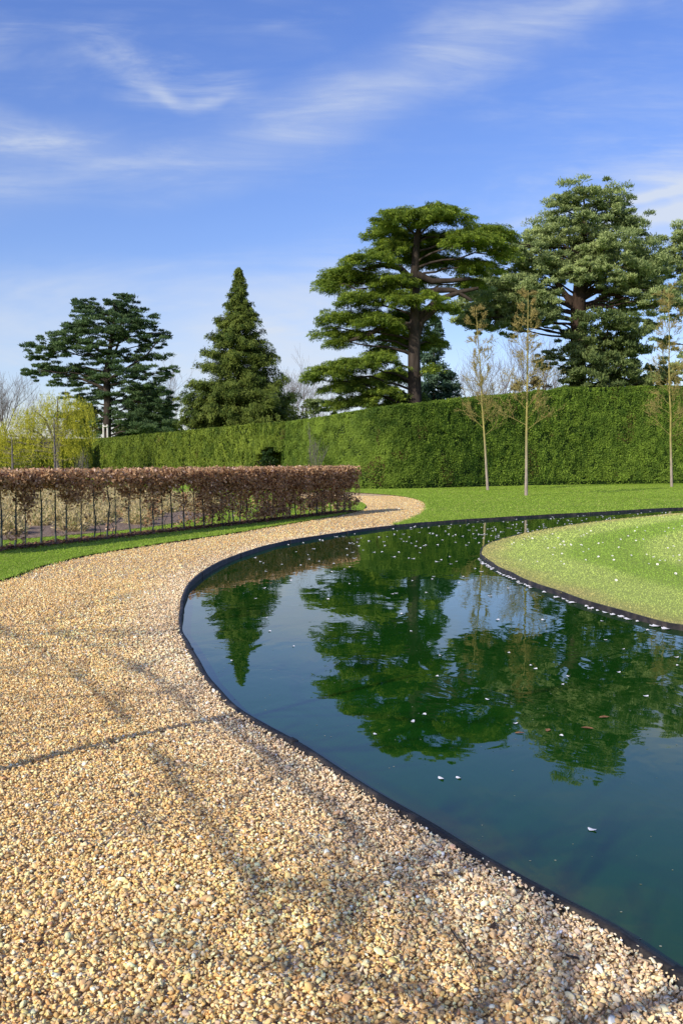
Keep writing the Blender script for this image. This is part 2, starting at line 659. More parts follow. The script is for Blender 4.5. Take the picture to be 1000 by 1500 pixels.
# ------------------------------------------------------------------ gravel
PAL = 1.42 * np.array([(.78, .64, .40), (.68, .44, .17), (.58, .41, .20), (.70, .53, .29), (.36, .23, .12), (.38, .35, .32), (.86, .80, .68), (.55, .33, .11), (.76, .49, .20), (.2, .13, .09)])
PW = np.array([.18, .17, .17, .18, .08, .045, .07, .06, .035, .01])


def ico(sub):
    import bmesh
    bm = bmesh.new()
    bmesh.ops.create_icosphere(bm, subdivisions=sub, radius=1)
    bm.verts.ensure_lookup_table()
    V = np.array([v.co[:] for v in bm.verts])
    F = np.array([[v.index for v in f.verts] for f in bm.faces])
    bm.free()
    return V, F


OCT = (np.array([[1, 0, 0], [-1, 0, 0], [0, 1, 0], [0, -1, 0], [0, 0, 1], [0, 0, -1.]]),
       np.array([[0, 2, 4], [2, 1, 4], [1, 3, 4], [3, 0, 4], [2, 0, 5], [1, 2, 5], [3, 1, 5], [0, 3, 5]]))


def stones(P, z, size, base, jit):
    n = len(P)
    bV, bF = base
    k = len(bV)
    v = np.repeat(bV[None], n, 0)
    v = v * (1 + jit * rng.uniform(-1, 1, size=(n, k, 1)))
    # flat chips: cut one or two sides
    for _ in range(5):
        d = rnd_dir(n)
        lim = rng.uniform(.38, .8, n)
        dot = np.einsum('nkc,nc->nk', v, d)
        over = np.clip(dot - lim[:, None], 0, None)
        v = v - over[..., None] * d[:, None]
    sc = np.stack([rng.uniform(.8, 1.45, n), rng.uniform(.65, 1.0, n), rng.uniform(.4, .75, n)], -1) * size[:, None]
    v = v * sc[:, None]
    # tumble: random yaw, moderate tilt
    yaw = rng.uniform(0, 2 * PI, n)
    tl = rng.normal(0, .6, n)
    cy, sy, ct, st = np.cos(yaw), np.sin(yaw), np.cos(tl), np.sin(tl)
    x, y, zz = v[..., 0], v[..., 1], v[..., 2]
    x, zz = x * ct[:, None] + zz * st[:, None], -x * st[:, None] + zz * ct[:, None]
    x, y = x * cy[:, None] - y * sy[:, None], x * sy[:, None] + y * cy[:, None]
    v = np.stack([x + P[:, 0, None], y + P[:, 1, None], zz + z[:, None]], -1)
    ci = rng.choice(len(PAL), n, p=PW / PW.sum())
    c = (.72 * PAL[ci] + .28 * (PAL * PW[:, None]).sum(0) / PW.sum()) * np.array([1.0, .985, .86]) * rng.uniform(.66, 1.18, (n, 1)) * (1 + rng.normal(0, .04, (n, 3)))
    # washed paler towards the pond, browner mid path
    d = dist_poly(P, bank_run[::3], False)
    pale = np.clip(1 - d / .6, 0, 1)[:, None] * .4
    c = c * (1 - pale) + (c.mean(1, keepdims=True) * np.array([1.10, 1.04, .95]) * 1.18) * pale
    drift = vn2(P[:, 0], P[:, 1], .8, 5)[:, None]
    c = c * (.9 + .2 * drift) * np.array([1, .97, .93])
    c = np.clip(c, .03, .93)
    F = (bF[None] + (np.arange(n) * k)[:, None, None]).reshape(-1, 3)
    return v.reshape(-1, 3), F, np.repeat(c, k, axis=0)


def scatter_path(y0, y1, dens, margin=.35):
    xs0, xs1 = -.375 * y1 - margin, .375 * y1 + margin
    n = int((xs1 - xs0) * (y1 - y0) * dens)
    P = np.stack([rng.uniform(xs0, xs1, n), rng.uniform(y0, y1, n)], -1)
    P = P[np.abs(P[:, 0]) < .375 * P[:, 1] + margin]
    P = P[inside(P, PATH)]
    return P[(dist_poly(P, bank_run[::2], False) > .012)]


VV, FF, CC, off = [], [], [], 0
I1, I2 = ico(1), ico(2)
for (y0, y1, dens, smin, smax, base, jit) in ((1.55, 3.2, 15500, .0036, .0092, I2, .13), (3.2, 6.2, 10500, .004, .0095, I1, .18), (6.2, 10.5, 4200, .006, .012, I1, .18),
                                              (10.5, 17, 1100, .009, .016, OCT, .2), (17, 36, 420, .011, .019, OCT, .2)):
    P = scatter_path(y0, y1, dens)
    n = len(P)
    size = (smin + (smax - smin) * rng.random(n) ** 1.5) * np.where(rng.random(n) < .05, 1.8, 1)
    # heaped a little against the edging
    d = dist_poly(P, bank_run[::2], False)
    heap = np.clip(1 - d / .16, 0, 1) * .02
    z = PATH_Z + rng.uniform(-.003, .015, n) + heap * rng.uniform(.2, 1, n) + .012 * (vn2(P[:, 0], P[:, 1], .9) - .5)
    v, f, c = stones(P, z, size, base, jit)
    VV.append(v), FF.append(f + off), CC.append(c)
    off += len(v)
    print('stones', y0, n)
o = obj('gravel', mesh_np('gravel', np.concatenate(VV), [np.concatenate(FF)], M['stone'], np.concatenate(CC)))
tag(o, 'loose ochre and cream gravel covering the path', 'gravel', kind='stuff')

# ------------------------------------------------------------------ grass blades


def blades(P, zbase, h, w, col):
    n = len(P)
    ang = rng.uniform(0, 2 * PI, n)
    sx, sy = np.cos(ang) * w / 2, np.sin(ang) * w / 2
    lean = rng.normal(0, .8, (n, 2)) * h[:, None]
    z = np.full(n, zbase) - .004
    V = np.stack([np.c_[P[:, 0] - sx, P[:, 1] - sy, z], np.c_[P[:, 0] + sx, P[:, 1] + sy, z], np.c_[P + lean, z + h]], 1).reshape(-1, 3)
    return V, np.arange(3 * n).reshape(-1, 3), np.repeat(col, 3, axis=0)


def scatter(y0, y1, dens, test, margin=1.0):
    xs = .375 * y1 + margin
    n = int(2 * xs * (y1 - y0) * dens)
    P = np.stack([rng.uniform(-xs, xs, n), rng.uniform(y0, y1, n)], -1)
    P = P[np.abs(P[:, 0]) < .375 * P[:, 1] + margin]
    return P[test(P)]


def lawn_test(P):
    return ~inside(P, BANK) & ~inside(P, PATH)


VV, FF, CC, off = [], [], [], 0
for (y0, y1, dens, h, w) in ((8, 13, 2000, .02, .012), (13, 24, 640, .022, .02), (24, 52, 150, .026, .036)):
    P = scatter(y0, y1, dens, lawn_test)
    n = len(P)
    f = np.clip(vn2(P[:, 0], P[:, 1], 2.2, 2) * .6 + rng.random(n) * .5, 0, 1)
    c = lerp_col((.14, .21, .022), (.24, .325, .05), f)
    dry = rng.random(n) < .06
    c[dry] = (.3, .27, .1)
    v, fc, cc = blades(P, LAWN_Z, h * rng.uniform(.5, 1.3, n), w, c)
    VV.append(v), FF.append(fc + off), CC.append(cc)
    off += len(v)
# a ragged fringe hanging over the cut turf edge
for line, cnt in ((left_line, 9000), (back, 5000)):
    P = line[rng.integers(0, len(line), cnt)] + rng.normal(0, .05, (cnt, 2))
    P = P[~inside(P, PATH) | (rng.random(cnt) < .25)]
    c = lerp_col((.12, .2, .02), (.26, .34, .06), rng.random(len(P)))
    v, fc, cc = blades(P, LAWN_Z, rng.uniform(.02, .055, len(P)), .012, c)
    VV.append(v), FF.append(fc + off), CC.append(cc)
    off += len(v)
tag(obj('grass', mesh_np('grass', np.concatenate(VV), [np.concatenate(FF)], M['grass'], np.concatenate(CC))), 'short mown bright green grass round the path and pond', 'grass', kind='stuff')

VV, FF, CC, off = [], [], [], 0
for (y0, y1, dens, h, w) in ((5.5, 10.5, 2600, .012, .010), (10.5, 15, 1500, .014, .014), (15, 25, 560, .02, .02)):
    P = scatter(y0, y1, dens, lambda P: inside(P, ISL), 2.6)
    n = len(P)
    c = island_col(P) * rng.uniform(.86, 1.12, (n, 1))
    v, fc, cc = blades(P, EDGE_Z - .012, h * rng.uniform(.5, 1.3, n), w, c)
    VV.append(v), FF.append(fc + off), CC.append(cc)
    off += len(v)
tag(obj('grass', mesh_np('grass', np.concatenate(VV), [np.concatenate(FF)], M['grass'], np.concatenate(CC))), 'paler striped grass on the island in the pond', 'grass', kind='stuff')

# ------------------------------------------------------------------ daisies on the island, petals on the water


def daisy_mesh():
    V, F, mi = [], [], []
    k = 9
    for j in range(k):
        a = 2 * PI * j / k
        d, s = np.array([math.cos(a), math.sin(a), 0]), np.array([-math.sin(a), math.cos(a), 0])
        b = len(V)
        V += [d * .003, d * .009 + s * .0035 + [0, 0, .001], d * .013 + [0, 0, .0025], d * .009 - s * .0035 + [0, 0, .001]]
        F.append((b, b + 1, b + 2, b + 3))
        mi.append(0)
    b = len(V)
    V += [np.array([math.cos(2 * PI * j / 6) * .0042, math.sin(2 * PI * j / 6) * .0042, .0025]) for j in range(6)]
    me = mesh_np('daisy', np.array(V), [np.array(F), np.array([[b + j for j in range(6)]])], [M['petal'], M['yolk']], midx=mi + [1])
    return me


dme = daisy_mesh()
P = scatter(7, 23.5, 13, lambda P: inside(P, ISL) & (np.abs(P[:, 0]) < .37 * P[:, 1] + .2))
P = P[dist_poly(P, ISL) > .35]
wgt = np.clip(1.4 * vn2(P[:, 0], P[:, 1], 2.4, 9) - .15, .02, 1) * np.clip((21 - P[:, 1]) / 9, .25, 1)
P = P[rng.random(len(P)) < wgt][:260]
for k_, p in enumerate(P):
    o = obj('daisy', dme)
    o.location = (p[0], p[1], EDGE_Z + .022)
    o.rotation_euler = (R(rng.uniform(20, 50)), R(rng.uniform(-15, 15)), rng.uniform(-.6, .6))
    s = rng.uniform(.8, 1.35)
    o.scale = (s, s, s)
    tag(o, 'small white daisy open in the grass of the pond island', 'daisy', 'daisies in the island lawn')


def petal_mesh(seed):
    r = np.random.default_rng(seed)
    k = 9
    a = np.arange(k) * 2 * PI / k
    rad = np.array([1 + .22 * r.uniform(-1, 1) for _ in a])
    V = np.c_[np.cos(a) * rad * .019, np.sin(a) * rad * .013, .0035 + .003 * np.cos(2 * a)]
    V = np.concatenate([V, [[0, 0, .001]]])
    F = np.array([[i, (i + 1) % k, k] for i in range(k)])
    return mesh_np('petal', V, [F], M['petal'], smooth=True)


pms = [petal_mesh(i) for i in range(4)]
cand = []
P = scatter(4, 27, 28, lambda P: inside(P, BANK) & ~inside(P, ISL))
P = P[(dist_poly(P, BANK) > .08) & (dist_poly(P, ISL) > .05)]
pxl = 500 + FPX * P[:, 0] / P[:, 1]
pyl = HORIZON + FPX * (CAM_H - WATER_Z) / P[:, 1]
den = np.clip((pxl - 330) / 300, .03, 1) * (pxl < 1015) * np.clip((1010 - pyl) / 220, .0, 1) * np.clip((pyl - 740) / 25, .2, 1)
den *= np.clip(2.0 * vn2(P[:, 0], P[:, 1], 1.5, 4) - .35, .08, 1)
den *= np.clip(P[:, 1] / 14, .35, 1)
pick = rng.choice(len(P), 230, replace=False, p=den / den.sum())
for k_ in pick:
    cand.append((P[k_, 0], P[k_, 1], rng.uniform(.75, 1.35) * (.8 + .8 * min(max(P[k_, 1] - 6, 0) / 9, 1))))
for a, b in ((549, 1076), (645, 1141), (671, 1140), (866, 1216), (821, 1078), (754, 1060), (604, 1057), (621, 1047), (714, 1025), (604, 1108 - 50), (823, 1003), (945, 1020), (905, 985),
             (783, 980), (777, 975), (990, 963), (992, 975), (912, 951), (640, 991), (832, 991), (390, 905), (430, 947), (395, 925), (340, 968)):
    p = G(a, b, WATER_Z)
    cand.append((p[0], p[1], rng.uniform(.65, .95)))
for a, b, s in cand:
    o = obj('petal', pms[rng.integers(4)])
    o.location = (a, b, WATER_Z + .0015)
    o.rotation_euler = (0, 0, rng.uniform(0, 6.28))
    o.scale = (s, s, s)
    tag(o, 'single white blossom petal floating on the dark pond', 'petal', 'petals floating on the open water')
# petals drifted against the island's near edge
tip = np.argmin(np.linalg.norm(ISL - isl[8], axis=1))
near0 = np.argmin(np.linalg.norm(ISL - isl[0], axis=1))
run = [near0]
while run[-1] != tip:
    run.append((run[-1] + 1) % len(ISL))
run = ISL[run]
tg = unit(np.gradient(run, axis=0))
cen = ISL.mean(0)
nr = np.stack([tg[:, 1], -tg[:, 0]], -1)
sgn = np.sign(((run - cen) * nr).sum(1, keepdims=True))
nr = nr * sgn
for k_ in range(95):
    i = min(int(len(run) * rng.random()), len(run) - 1)
    if vn2(run[i:i + 1, 0], run[i:i + 1, 1], .5, 8)[0] < .35:
        continue
    p = run[i] + nr[i] * rng.uniform(.03, .07)
    o = obj('petal', pms[rng.integers(4)])
    o.location = (p[0], p[1], WATER_Z + .002)
    o.rotation_euler = (0, 0, math.atan2(tg[i, 1], tg[i, 0]) + rng.normal(0, .3))
    s = rng.uniform(1.0, 1.7)
    o.scale = (s * 1.5, s, s)
    tag(o, 'white petal washed up against the black edging of the island', 'petal', 'petals along the island edge')


def dead_leaf(px, py, s, rot, label):
    p = G(px, py, WATER_Z)
    V = np.array([[-.05, 0, .002], [-.025, .022, .006], [.012, .026, .009], [.055, 0, .004], [.015, -.024, .008], [-.025, -.02, .006], [0, 0, .002]])
    F = np.array([[0, 6, 1], [1, 6, 2], [2, 6, 3], [3, 6, 4], [4, 6, 5], [5, 6, 0]])
    o = obj('fallen_leaf', mesh_np('fallen_leaf', V, [F], M['dead'], smooth=True))
    o.location = (p[0], p[1], WATER_Z + .001)
    o.rotation_euler = (0, 0, rot)
    o.scale = (s, s, s)
    tag(o, label, 'leaf')


dead_leaf(884, 1051, .62, .2, 'orange brown leaf floating below the pine reflection, farthest right of the floating leaves')
dead_leaf(802, 1070, .5, 1.1, 'small curled brown leaf floating beside white petals, second from left of the floating leaves')
dead_leaf(860, 1067, .65, 2.9, 'flat dull brown leaf floating just below the orange brown leaf on the pond')
dead_leaf(760, 1074, .5, .1, 'half sunken dark leaf, leftmost of the four leaves floating on the pond')


# pollen and dust specks drifting on the near water
P = scatter(2, 9, 22, lambda P: inside(P, BANK) & ~inside(P, ISL), .3)[:420]
n = len(P)
ang = np.arange(5) * 2 * PI / 5
rad = rng.uniform(.0012, .0038, n)
V = np.stack([P[:, 0, None] + rad[:, None] * np.cos(ang)[None] * 1.3, P[:, 1, None] + rad[:, None] * np.sin(ang)[None], np.full((n, 5), WATER_Z + .0012)], -1).reshape(-1, 3)
o = obj('pollen', mesh_np('pollen', V, [np.arange(5 * n).reshape(-1, 5)], M['dry'], np.repeat(lerp_col((.2, .2, .12), (.6, .58, .42), rng.random(n)), 5, axis=0)))
tag(o, 'fine pale specks of pollen and dust on the near water', 'pollen', kind='stuff')
# leaf scraps blown onto the gravel
for a, b, s_, r_ in ((500, 1206, .42, .4), (838, 1412, .5, 2.2), (722, 1366, .4, 1.2), (468, 1392, .34, .3), (120, 1240, .36, 2.0), (300, 1420, .36, .9), (60, 1392, .42, 1.7), (180, 1010, .5, .1), (640, 1290, .34, 2.7), (395, 1150, .36, 1.0), (250, 1290, .3, .6), (560, 1440, .4, 1.4)):
    p = G(a, b, PATH_Z)
    V = np.array([[-.05, 0, .002], [-.02, .02, .010], [.015, .024, .004], [.055, 0, .008], [.01, -.022, .002], [-.025, -.018, .009], [0, 0, .004]])
    o = obj('leaf_scrap', mesh_np('leaf_scrap', V, [np.array([[0, 6, 1], [1, 6, 2], [2, 6, 3], [3, 6, 4], [4, 6, 5], [5, 6, 0]])], M['twig'], smooth=True))
    o.location = (p[0], p[1], PATH_Z + .017)
    o.rotation_euler = (rng.normal(0, .2), rng.normal(0, .2), r_)
    o.scale = (s_, s_, s_)
    tag(o, 'small dark dry leaf scrap lying on the gravel path', 'leaf', 'leaf scraps on the gravel')


def ground_twig(name, pts, r, label):
    P = np.array([np.r_[G(a, b, PATH_Z + z), PATH_Z + z] for a, b, z in pts])
    b0 = P[0].copy()
    o = obj(name, tubes_mesh(name, [(P - b0, np.linspace(r, r * .5, len(P)))], M['twig'], 5))
    o.location = b0
    tag(o, label, 'twig')


ground_twig('twig', [(660, 1362, .022), (676, 1385, .026), (690, 1408, .025), (700, 1436, .022)], .0024, 'thin dark twig lying on the gravel near the bottom right')
ground_twig('twig', [(522, 1162, .03), (530, 1156, .05), (527, 1148, .06)], .0022, 'short pale stalk sticking up from the gravel at the pond edge')

# ------------------------------------------------------------------ yew hedges


def hedge(name, base, hts_in, thick, leaf_n, leaf_l, leaf_w, cA, cB, label, z0=0.0, parent=None, lump=.15, step=.3):
    """clipped hedge: base line (front foot) from left to right, heights along it"""
    base = np.asarray(base, dtype=float)
    d = np.concatenate([[0], np.cumsum(np.linalg.norm(np.diff(base, axis=0), axis=1))])
    n = max(int(d[-1] / step), 3)
    s = np.linspace(0, d[-1], n + 1)
    ln = np.stack([np.interp(s, d, base[:, 0]), np.interp(s, d, base[:, 1])], 1)
    for _ in range(260):
        ln[1:-1] = (ln[:-2] + 2 * ln[1:-1] + ln[2:]) / 4
    if isinstance(hts_in, str):                             # clipped to a straight sloping top line, surveyed point by point
        pxs = 500 + FPX * ln[:, 0] / ln[:, 1] * math.cos(PITCH)
        tp = np.interp(pxs, TOP[:, 0], TOP[:, 1])
        H = np.array([W(a, b, c)[2] for a, b, c in zip(pxs, tp, ln[:, 1])])
    else:
        H = np.interp(s, d, hts_in)
    H = H + .06 * (vn2(ln[:, 0], ln[:, 1], 2.5, 6) - .5) + .03 * (vn2(ln[:, 0], ln[:, 1], .8, 6) - .5)
    tg = unit(np.gradient(ln, axis=0))
    nf = np.stack([tg[:, 1], -tg[:, 0]], -1)                # towards the viewer
    hm = H.mean() - z0
    nz, nt = max(int(hm / step), 3), 5
    prof = [(0.0, v) for v in np.linspace(0, 1, nz)] + [(u, 1.0) for u in np.linspace(.12, .88, nt)] + [(1.0, v) for v in np.linspace(1, 0, nz)]

    def surf(i_s, u, v):
        """position and outward normal for fractional station, u across 0..1, v up 0..1"""
        i0 = np.clip(i_s.astype(int), 0, n - 1)
        f = (i_s - i0)[:, None]
        p = ln[i0] * (1 - f) + ln[i0 + 1] * f
        nn = nf[i0]
        h = H[i0] * (1 - f[:, 0]) + H[i0 + 1] * f[:, 0]
        batter = .12 * v
        across = batter + u * (thick - 2 * batter)
        xy = p - nn * across[:, None]
        round_ = np.where((v > .9) & ((u < .02) | (u > .98)), -.0, 0)
        return np.c_[xy, z0 + v * (h - z0) + round_], nn
    S, K = n + 1, len(prof)
    ii = np.repeat(np.arange(S, dtype=float), K)
    uu = np.tile([a for a, b in prof], S)
    vv = np.tile([b for a, b in prof], S)
    P, nn = surf(np.minimum(ii, n - 1e-4), uu, vv)
    out = np.where((uu <= 0)[:, None], np.c_[nn, np.zeros(len(nn))], np.where((uu >= 1)[:, None], np.c_[-nn, np.zeros(len(nn))], np.array([[0, 0, 1.]])))
    disp = lump * (vnoise(P, .8, 1) - .5) + lump * .6 * (vnoise(P, .3, 2) - .5)
    P = P + out * (disp - .06)[:, None]
    a = (np.arange(S - 1)[:, None] * K + np.arange(K - 1)[None])
    F = np.stack([a, a + K, a + K + 1, a + 1], -1).reshape(-1, 4)
    caps = np.array([[k for k in range(K)], [(S - 1) * K + k for k in range(K)][::-1]])
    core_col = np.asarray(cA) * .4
    # leaves
    wf, wt, wb = hm, thick * .7, hm * .25
    tot = wf + wt + wb
    q = rng.random(leaf_n)
    u = np.where(q < wf / tot, 0.0, np.where(q < (wf + wt) / tot, rng.random(leaf_n), 1.0))
    v = np.where((u == 0) | (u == 1), rng.random(leaf_n), 1.0)
    isx = rng.random(leaf_n) * n * .99999
    C, nn = surf(isx, u, v)
    out = np.where((u <= 0)[:, None], np.c_[nn, np.zeros(leaf_n)], np.where((u >= 1)[:, None], np.c_[-nn, np.zeros(leaf_n)], np.array([[0, 0, 1.]])))
    disp = lump * (vnoise(C, .8, 1) - .5) + lump * .6 * (vnoise(C, .3, 2) - .5)
    C = C + out * (disp - .03 + rng.normal(0, .03, leaf_n))[:, None]
    hole = (vnoise(C, .34, 9) > .74) & (rng.random(leaf_n) < .8)
    hole |= (C[:, 2] < .24) & (rng.random(leaf_n) < .75) & (u <= 0) & (z0 == 0)
    C, out = C[~hole], out[~hole]
    # end faces
    ne = int(leaf_n * min(.06, thick / max(d[-1], 1)))
    for e, sg in ((0, -1), (n - 1e-4, 1)):
        Ce, _ = surf(np.full(ne, float(e)), rng.random(ne), rng.random(ne))
        te = np.c_[np.repeat((tg[int(e)] * sg)[None], ne, 0), np.zeros(ne)]
        C = np.concatenate([C, Ce + te * rng.normal(0, .03, (ne, 1))])
        out = np.concatenate([out, te])
    m_ = len(C)
    A = rnd_dir(m_) + np.array([0, 0, .3])
    A = unit(A - .75 * out * (A * out).sum(1, keepdims=True))
    N = unit(out * 1.0 + rnd_dir(m_) * .75 + np.array([0, 0, .2]))
    f = np.clip(.5 * vnoise(C, 1.6, 3) + .75 * (vnoise(C, .3, 4) - .5) + .35 + rng.normal(0, .14, m_) - .1, 0, 1)
    c = lerp_col(cA, cB, f)
    brown = (vnoise(C, 1.1, 11) > .8) & (rng.random(m_) < .25)
    c[brown] = np.array([.13, .085, .03])
    if isinstance(hts_in, str):                             # leaf colour darkened towards the gateway, offsetting strong sun on that turned face
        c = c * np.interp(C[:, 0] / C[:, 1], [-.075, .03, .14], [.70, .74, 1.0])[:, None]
    lv = Leaves()
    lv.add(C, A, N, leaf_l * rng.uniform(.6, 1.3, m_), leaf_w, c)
    b0 = np.array([ln[0, 0], ln[0, 1], 0]) if parent is None else np.array(parent.location)
    root = parent if parent is not None else tag(empty(name, b0), label, 'hedge')
    lv.build('foliage', M['leaf'], root, b0)
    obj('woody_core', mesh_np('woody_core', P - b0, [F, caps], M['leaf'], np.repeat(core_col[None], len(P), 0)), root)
    return root


TOP = np.array([(370, 625), (400, 620), (540, 599), (640, 589), (740, 578), (820, 569.5), (900, 567), (1000, 565), (1100, 563)], dtype=float)
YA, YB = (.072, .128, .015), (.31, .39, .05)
a0, a1 = G(128, 699), G(528, 719)


def on_line(px):
    k = (px - 500) / FPX
    # a0 + t (a1-a0): x = k y
    dx, dy = a1 - a0
    t = (k * a0[1] - a0[0]) / (dx - k * dy)
    return a0 + t * (a1 - a0)


gl, gr = on_line(375), on_line(411)
hg = (gl[1] * (676 - 621) / FPX + CAM_H)
hl = hedge('yew_hedge', [a0, gl], [(699 - 644) / (699 - HORIZON) * CAM_H, hg], 1.8, 90000, .17, .07, tuple(.72 * v for v in YA), tuple(.72 * v for v in YB), 'tall clipped green hedge left of the dark gateway, below the pointed conifer', step=.5)  # darker leaf colour offsets the direct sun this face catches
for f0, f1_, tp_ in ((-.05, .22, 665), (.22, .42, 658), (.42, .74, 655), (.74, 1.05, 662)):     # arched underside of the growth over the gateway
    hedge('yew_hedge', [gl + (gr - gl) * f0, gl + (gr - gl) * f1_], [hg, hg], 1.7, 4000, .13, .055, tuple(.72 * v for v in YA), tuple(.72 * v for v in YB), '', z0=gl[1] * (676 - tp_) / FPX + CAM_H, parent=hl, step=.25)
rb = [gr, a1, G(565, 717.8), G(620, 716), G(690, 714), G(740, 712.5), G(810, 711), G(900, 709.5), G(1000, 708.5), G(1080, 708)]
rh = 'surveyed'
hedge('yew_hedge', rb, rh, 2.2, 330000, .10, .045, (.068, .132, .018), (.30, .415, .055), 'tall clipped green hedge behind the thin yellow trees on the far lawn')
hedge('yew_hedge', [G(-260, 705), G(0, 703), G(136, 700)], [2.8, 3.0, 3.2], 2, 50000, .2, .08, (.19, .22, .03), (.46, .45, .09), 'olive clipped hedge at the far left, beneath the yellow willow', step=.5)

# ------------------------------------------------------------------ beech hedge
hb0 = G(-165, 826)
hb1 = np.array(G(514, 750.5))
dirb = unit(hb1 - hb0)
perp = np.array([-dirb[1], dirb[0]])
LEN = np.linalg.norm(hb1 - hb0)
root = tag(empty('beech_hedge', (hb1[0], hb1[1], LAWN_Z)), 'long clipped brown-leaved hedge on bare stems beside the gravel path', 'hedge')
b0 = np.array(root.location)
HB = 1.085
HT0, HT1 = CAM_H - hb0[1] * 15.0 / FPX, CAM_H - hb1[1] * 7.0 / FPX      # clipped level at the two ends


def HS(s):
    return (HT0 + (HT1 - HT0) * s / LEN - LAWN_Z) / HB



def hb(s, t, z):
    return np.array([*(hb0 + dirb * s + perp * t), z * HS(s) + LAWN_Z]) - b0


s = LEN - .18
ns = 0
spots = []
while s > .2:
    spots.append(s)
    s -= rng.uniform(.24, .36)
for s in spots:
    t0 = rng.normal(0, .035)
    hgt = rng.uniform(.82, 1.0)
    bend = rng.normal(0, .05, (6, 2))
    bend = np.cumsum(bend, 0) * rng.choice([.08, .14, .3])
    bend[0] = 0
    pts = [hb(s + bend[k, 0], t0 + bend[k, 1], -.03 + hgt * k / 5) for k in range(6)]
    r0 = rng.uniform(.011, .021)
    tb = [(np.array(pts), np.linspace(r0, r0 * .35, 6))]
    for _ in range(9):                                      # side twigs
        k = rng.integers(1, 5)
        f = rng.random()
        p0 = pts[k] * (1 - f) + pts[k + 1] * f
        dv = np.array([*(dirb * rng.normal(0, 1) + perp * rng.normal(0, .8)), rng.uniform(.2, 1.1)])
        dv = unit(dv) * rng.uniform(.12, .3)
        tb.append((np.array([p0, p0 + dv * .5, p0 + dv + [0, 0, .02]]), np.array([.005, .0035, .002])))
    if rng.random() < .3:                                   # thin second stem
        pts2 = [hb(s + .1 + .04 * rng.normal(), t0 + .05 * rng.normal(), -.03 + .75 * k / 4) for k in range(5)]
        tb.append((np.array(pts2), np.linspace(r0 * .5, .003, 5)))
    obj('stem', tubes_mesh('stem', tb, M['bark_stem'], 6), root)
    ns += 1
# leaves in small bunches
nb = 6000
S = rng.random(nb) * LEN
spx = S / LEN
Z = np.where(rng.random(nb) < .66, rng.uniform(.66, HB, nb), rng.uniform(.1, .72, nb))
T = rng.uniform(-.26, .26, nb)
full = np.clip((spx - .30) / .45, 0, 1)                     # fuller towards the far end
cl = vnoise(np.stack([S, T * 2, Z * 1.2], -1), .3, 1)
need = np.where(Z > .84, .24 - .12 * full, np.where(Z > .5, .60 - .46 * full, np.where(Z > .3, .64 - .40 * full, .74 - .26 * full)))
need = need + np.where(Z < .84, .13, .03) * np.clip(1 - (spx - .24) / .36, 0, 1)
keep = cl > need
endf = (S > LEN - .35) & (rng.random(nb) < .75)
keep |= endf
left_thin = (S < LEN * .22) & (cl < .55) & (Z < .8)
keep &= ~left_thin
S, T, Z = S[keep], T[keep], Z[keep]
lv = Leaves()
for k in range(15):
    n = len(S)
    off = rng.normal(0, .05, (n, 3))
    z = Z + off[:, 2]
    top = HB + rng.normal(0, .018, n)
    z = np.where(z > top, top - rng.random(n) * .04, z)
    z = np.maximum(z, .03)
    sx_ = np.minimum(S + off[:, 0], LEN + .02)
    C = np.c_[hb0[None] + dirb[None] * sx_[:, None] + perp[None] * (np.clip(T + off[:, 1], -.29, .29))[:, None], z * HS(sx_) + LAWN_Z]
    A = unit(rnd_dir(n) + np.array([0, 0, -.35]))
    N = rnd_dir(n)
    q = rng.random(n)
    c = lerp_col((.22, .115, .048), (.66, .43, .235), np.clip(q * .8 + .3 * (z > 1.0) * rng.random(n), 0, 1))
    c[q < .12] = (.12, .05, .028)
    c[q > .94] = (.70, .50, .37)
    lv.add(C, A, N, rng.uniform(.05, .085, n), rng.uniform(.028, .045, n), c)
lv.build('foliage', M['dry'], root, b0)
# leaf litter on the ground under the hedge
n = 6000
S = rng.random(n) * LEN
C = np.c_[hb0[None] + dirb[None] * S[:, None] + perp[None] * rng.normal(-.02, .13, (n, 1)), LAWN_Z + .012 + rng.random(n) * .03]
q = rng.random(n)
lt = Leaves()
lt.add(C, rnd_dir(n) * [1, 1, .35], unit(rnd_dir(n) * .6 + [0, 0, 1]), rng.uniform(.05, .09, n), .04, lerp_col((.07, .035, .02), (.26, .14, .085), q))
lo = lt.build('leaf_litter', M['dry'])
tag(lo, 'brown fallen leaves heaped along the foot of the brown hedge', 'leaf litter', kind='stuff')

# a low brown row at the back of the bed
n = 4500
p0, p1 = G(-200, 727), G(62, 725)
f = rng.random(n)
C = np.c_[p0[None] * (1 - f[:, None]) + p1[None] * f[:, None] + rng.normal(0, .16, (n, 2)), LAWN_Z + rng.random(n) ** .8 * .48]
C[:, 2] *= .75 + .4 * vn2(C[:, 0], C[:, 1], .6, 3)
b0 = np.array([p1[0], p1[1], LAWN_Z])
o = tag(empty('beech_hedge', b0), 'low young brown hedge at the back of the planting bed, far left', 'hedge')
lv = Leaves()
lv.add(C, rnd_dir(n), rnd_dir(n), .11, .06, lerp_col((.12, .055, .03), (.36, .2, .12), rng.random(n)))
lv.build('foliage', M['dry'], o, b0)
tb = []
for k in range(16):
    p = np.r_[p0 * (1 - k / 15) + p1 * k / 15, LAWN_Z]
    obj('stem', tubes_mesh('stem', [(np.array([p, p + [.03, 0, .25], p + [0, .02, .45]]) - b0, np.array([.014, .01, .005]))], M['bark_stem'], 5), o)

